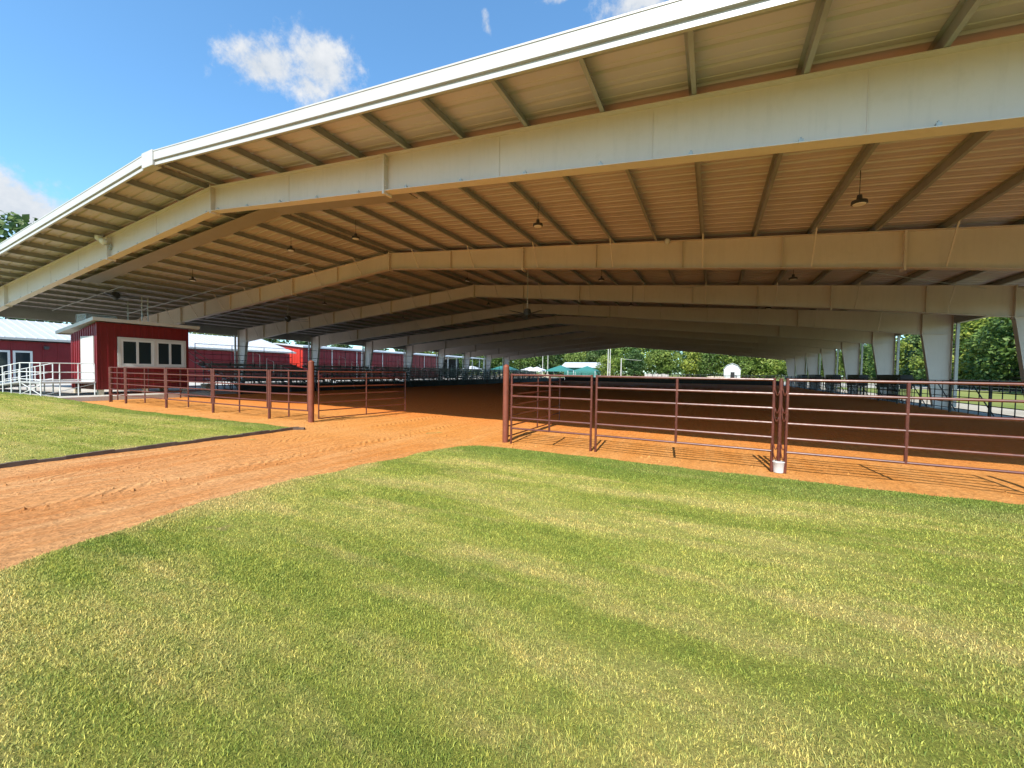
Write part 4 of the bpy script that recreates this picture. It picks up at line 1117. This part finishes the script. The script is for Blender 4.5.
wn1 = node(nt, 'ShaderNodeTexNoise', Scale=11.0, Detail=12.0, Roughness=.66); nt.links.new(dvec, wn1.inputs['Vector'])
wn2 = node(nt, 'ShaderNodeTexNoise', Scale=22.0, Detail=6.0, Roughness=.6); nt.links.new(dvec, wn2.inputs['Vector'])
total = None
# direction, tangent half sizes (radians), in-plane rotation
for (dx, dy, dz, ra, rb, ang, gain) in ((-.718, .452, .525, .092, .05, 12, 1.05), (-.650, .520, .552, .08, .07, 40, 1.05), (-.68, .51, .52, .07, .05, -20, .8),
                                  (-.950, .225, .235, .13, .075, -25, 1.25), (-.93, .26, .21, .13, .06, -25, 1.1), (-.12, .75, .65, .12, .035, 8, 1.0), (-.25, .70, .67, .06, .012, 10, .6), (-.389, .662, .640, .010, .026, 20, .55)):
    d = Vector((dx, dy, dz)).normalized(); e1 = d.cross(Vector((0, 0, 1))).normalized(); e2 = e1.cross(d)
    ca, sa = math.cos(R(ang)), math.sin(R(ang)); f1 = e1 * ca + e2 * sa; f2 = -e1 * sa + e2 * ca
    dd = vmath('DOT_PRODUCT', dvec, d).outputs['Value']
    dd = smath('MAXIMUM', dd, .05)
    a = smath('DIVIDE', vmath('DOT_PRODUCT', dvec, f1).outputs['Value'], dd)
    b = smath('DIVIDE', vmath('DOT_PRODUCT', dvec, f2).outputs['Value'], dd)
    a = smath('POWER', smath('DIVIDE', a, ra), 2); b = smath('POWER', smath('DIVIDE', b, rb), 2)
    r2 = smath('SQRT', smath('ADD', a, b))
    fall = smath('MULTIPLY', smath('SUBTRACT', 1.0, smath('MINIMUM', r2, 2.0)), gain)
    total = fall if total is None else smath('MAXIMUM', total, fall)
den = smath('ADD', total, smath('MULTIPLY', smath('SUBTRACT', wn1.outputs[0], .5), 2.2))
den = smath('ADD', den, smath('MULTIPLY', smath('SUBTRACT', wn2.outputs[0], .5), .5))
mr = nt.nodes.new('ShaderNodeMapRange'); mr.interpolation_type = 'SMOOTHSTEP'
mr.inputs[1].default_value = .08; mr.inputs[2].default_value = .78; mr.inputs[4].default_value = .97
nt.links.new(den, mr.inputs[0])
shade = node(nt, 'ShaderNodeMapRange'); shade.inputs[1].default_value = .3; shade.inputs[2].default_value = .75
nt.links.new(wn2.outputs[0], shade.inputs[0])
ccol = mix(nt, shade.outputs[0], (2.55, 2.8, 3.1), (3.7, 3.75, 3.8))
tint = mix(nt, 1.0, sky.outputs[0], (.78, 1.12, 1.22), 'MULTIPLY')
col = mix(nt, mr.outputs[0], tint, ccol)
nt.links.new(col, bg.inputs[0]); bg.inputs[1].default_value = .15

# ------------------------------------------------------------------ render settings
S.view_settings.view_transform = 'Standard'; S.view_settings.look = 'None'
S.view_settings.exposure = 0.75; S.view_settings.gamma = 1; S.view_settings.use_curve_mapping = False
S.cycles.max_bounces = 8; S.cycles.diffuse_bounces = 6; S.cycles.glossy_bounces = 3; S.cycles.transparent_max_bounces = 8
S.cycles.sample_clamp_indirect = 6; S.cycles.caustics_reflective = False; S.cycles.caustics_refractive = False
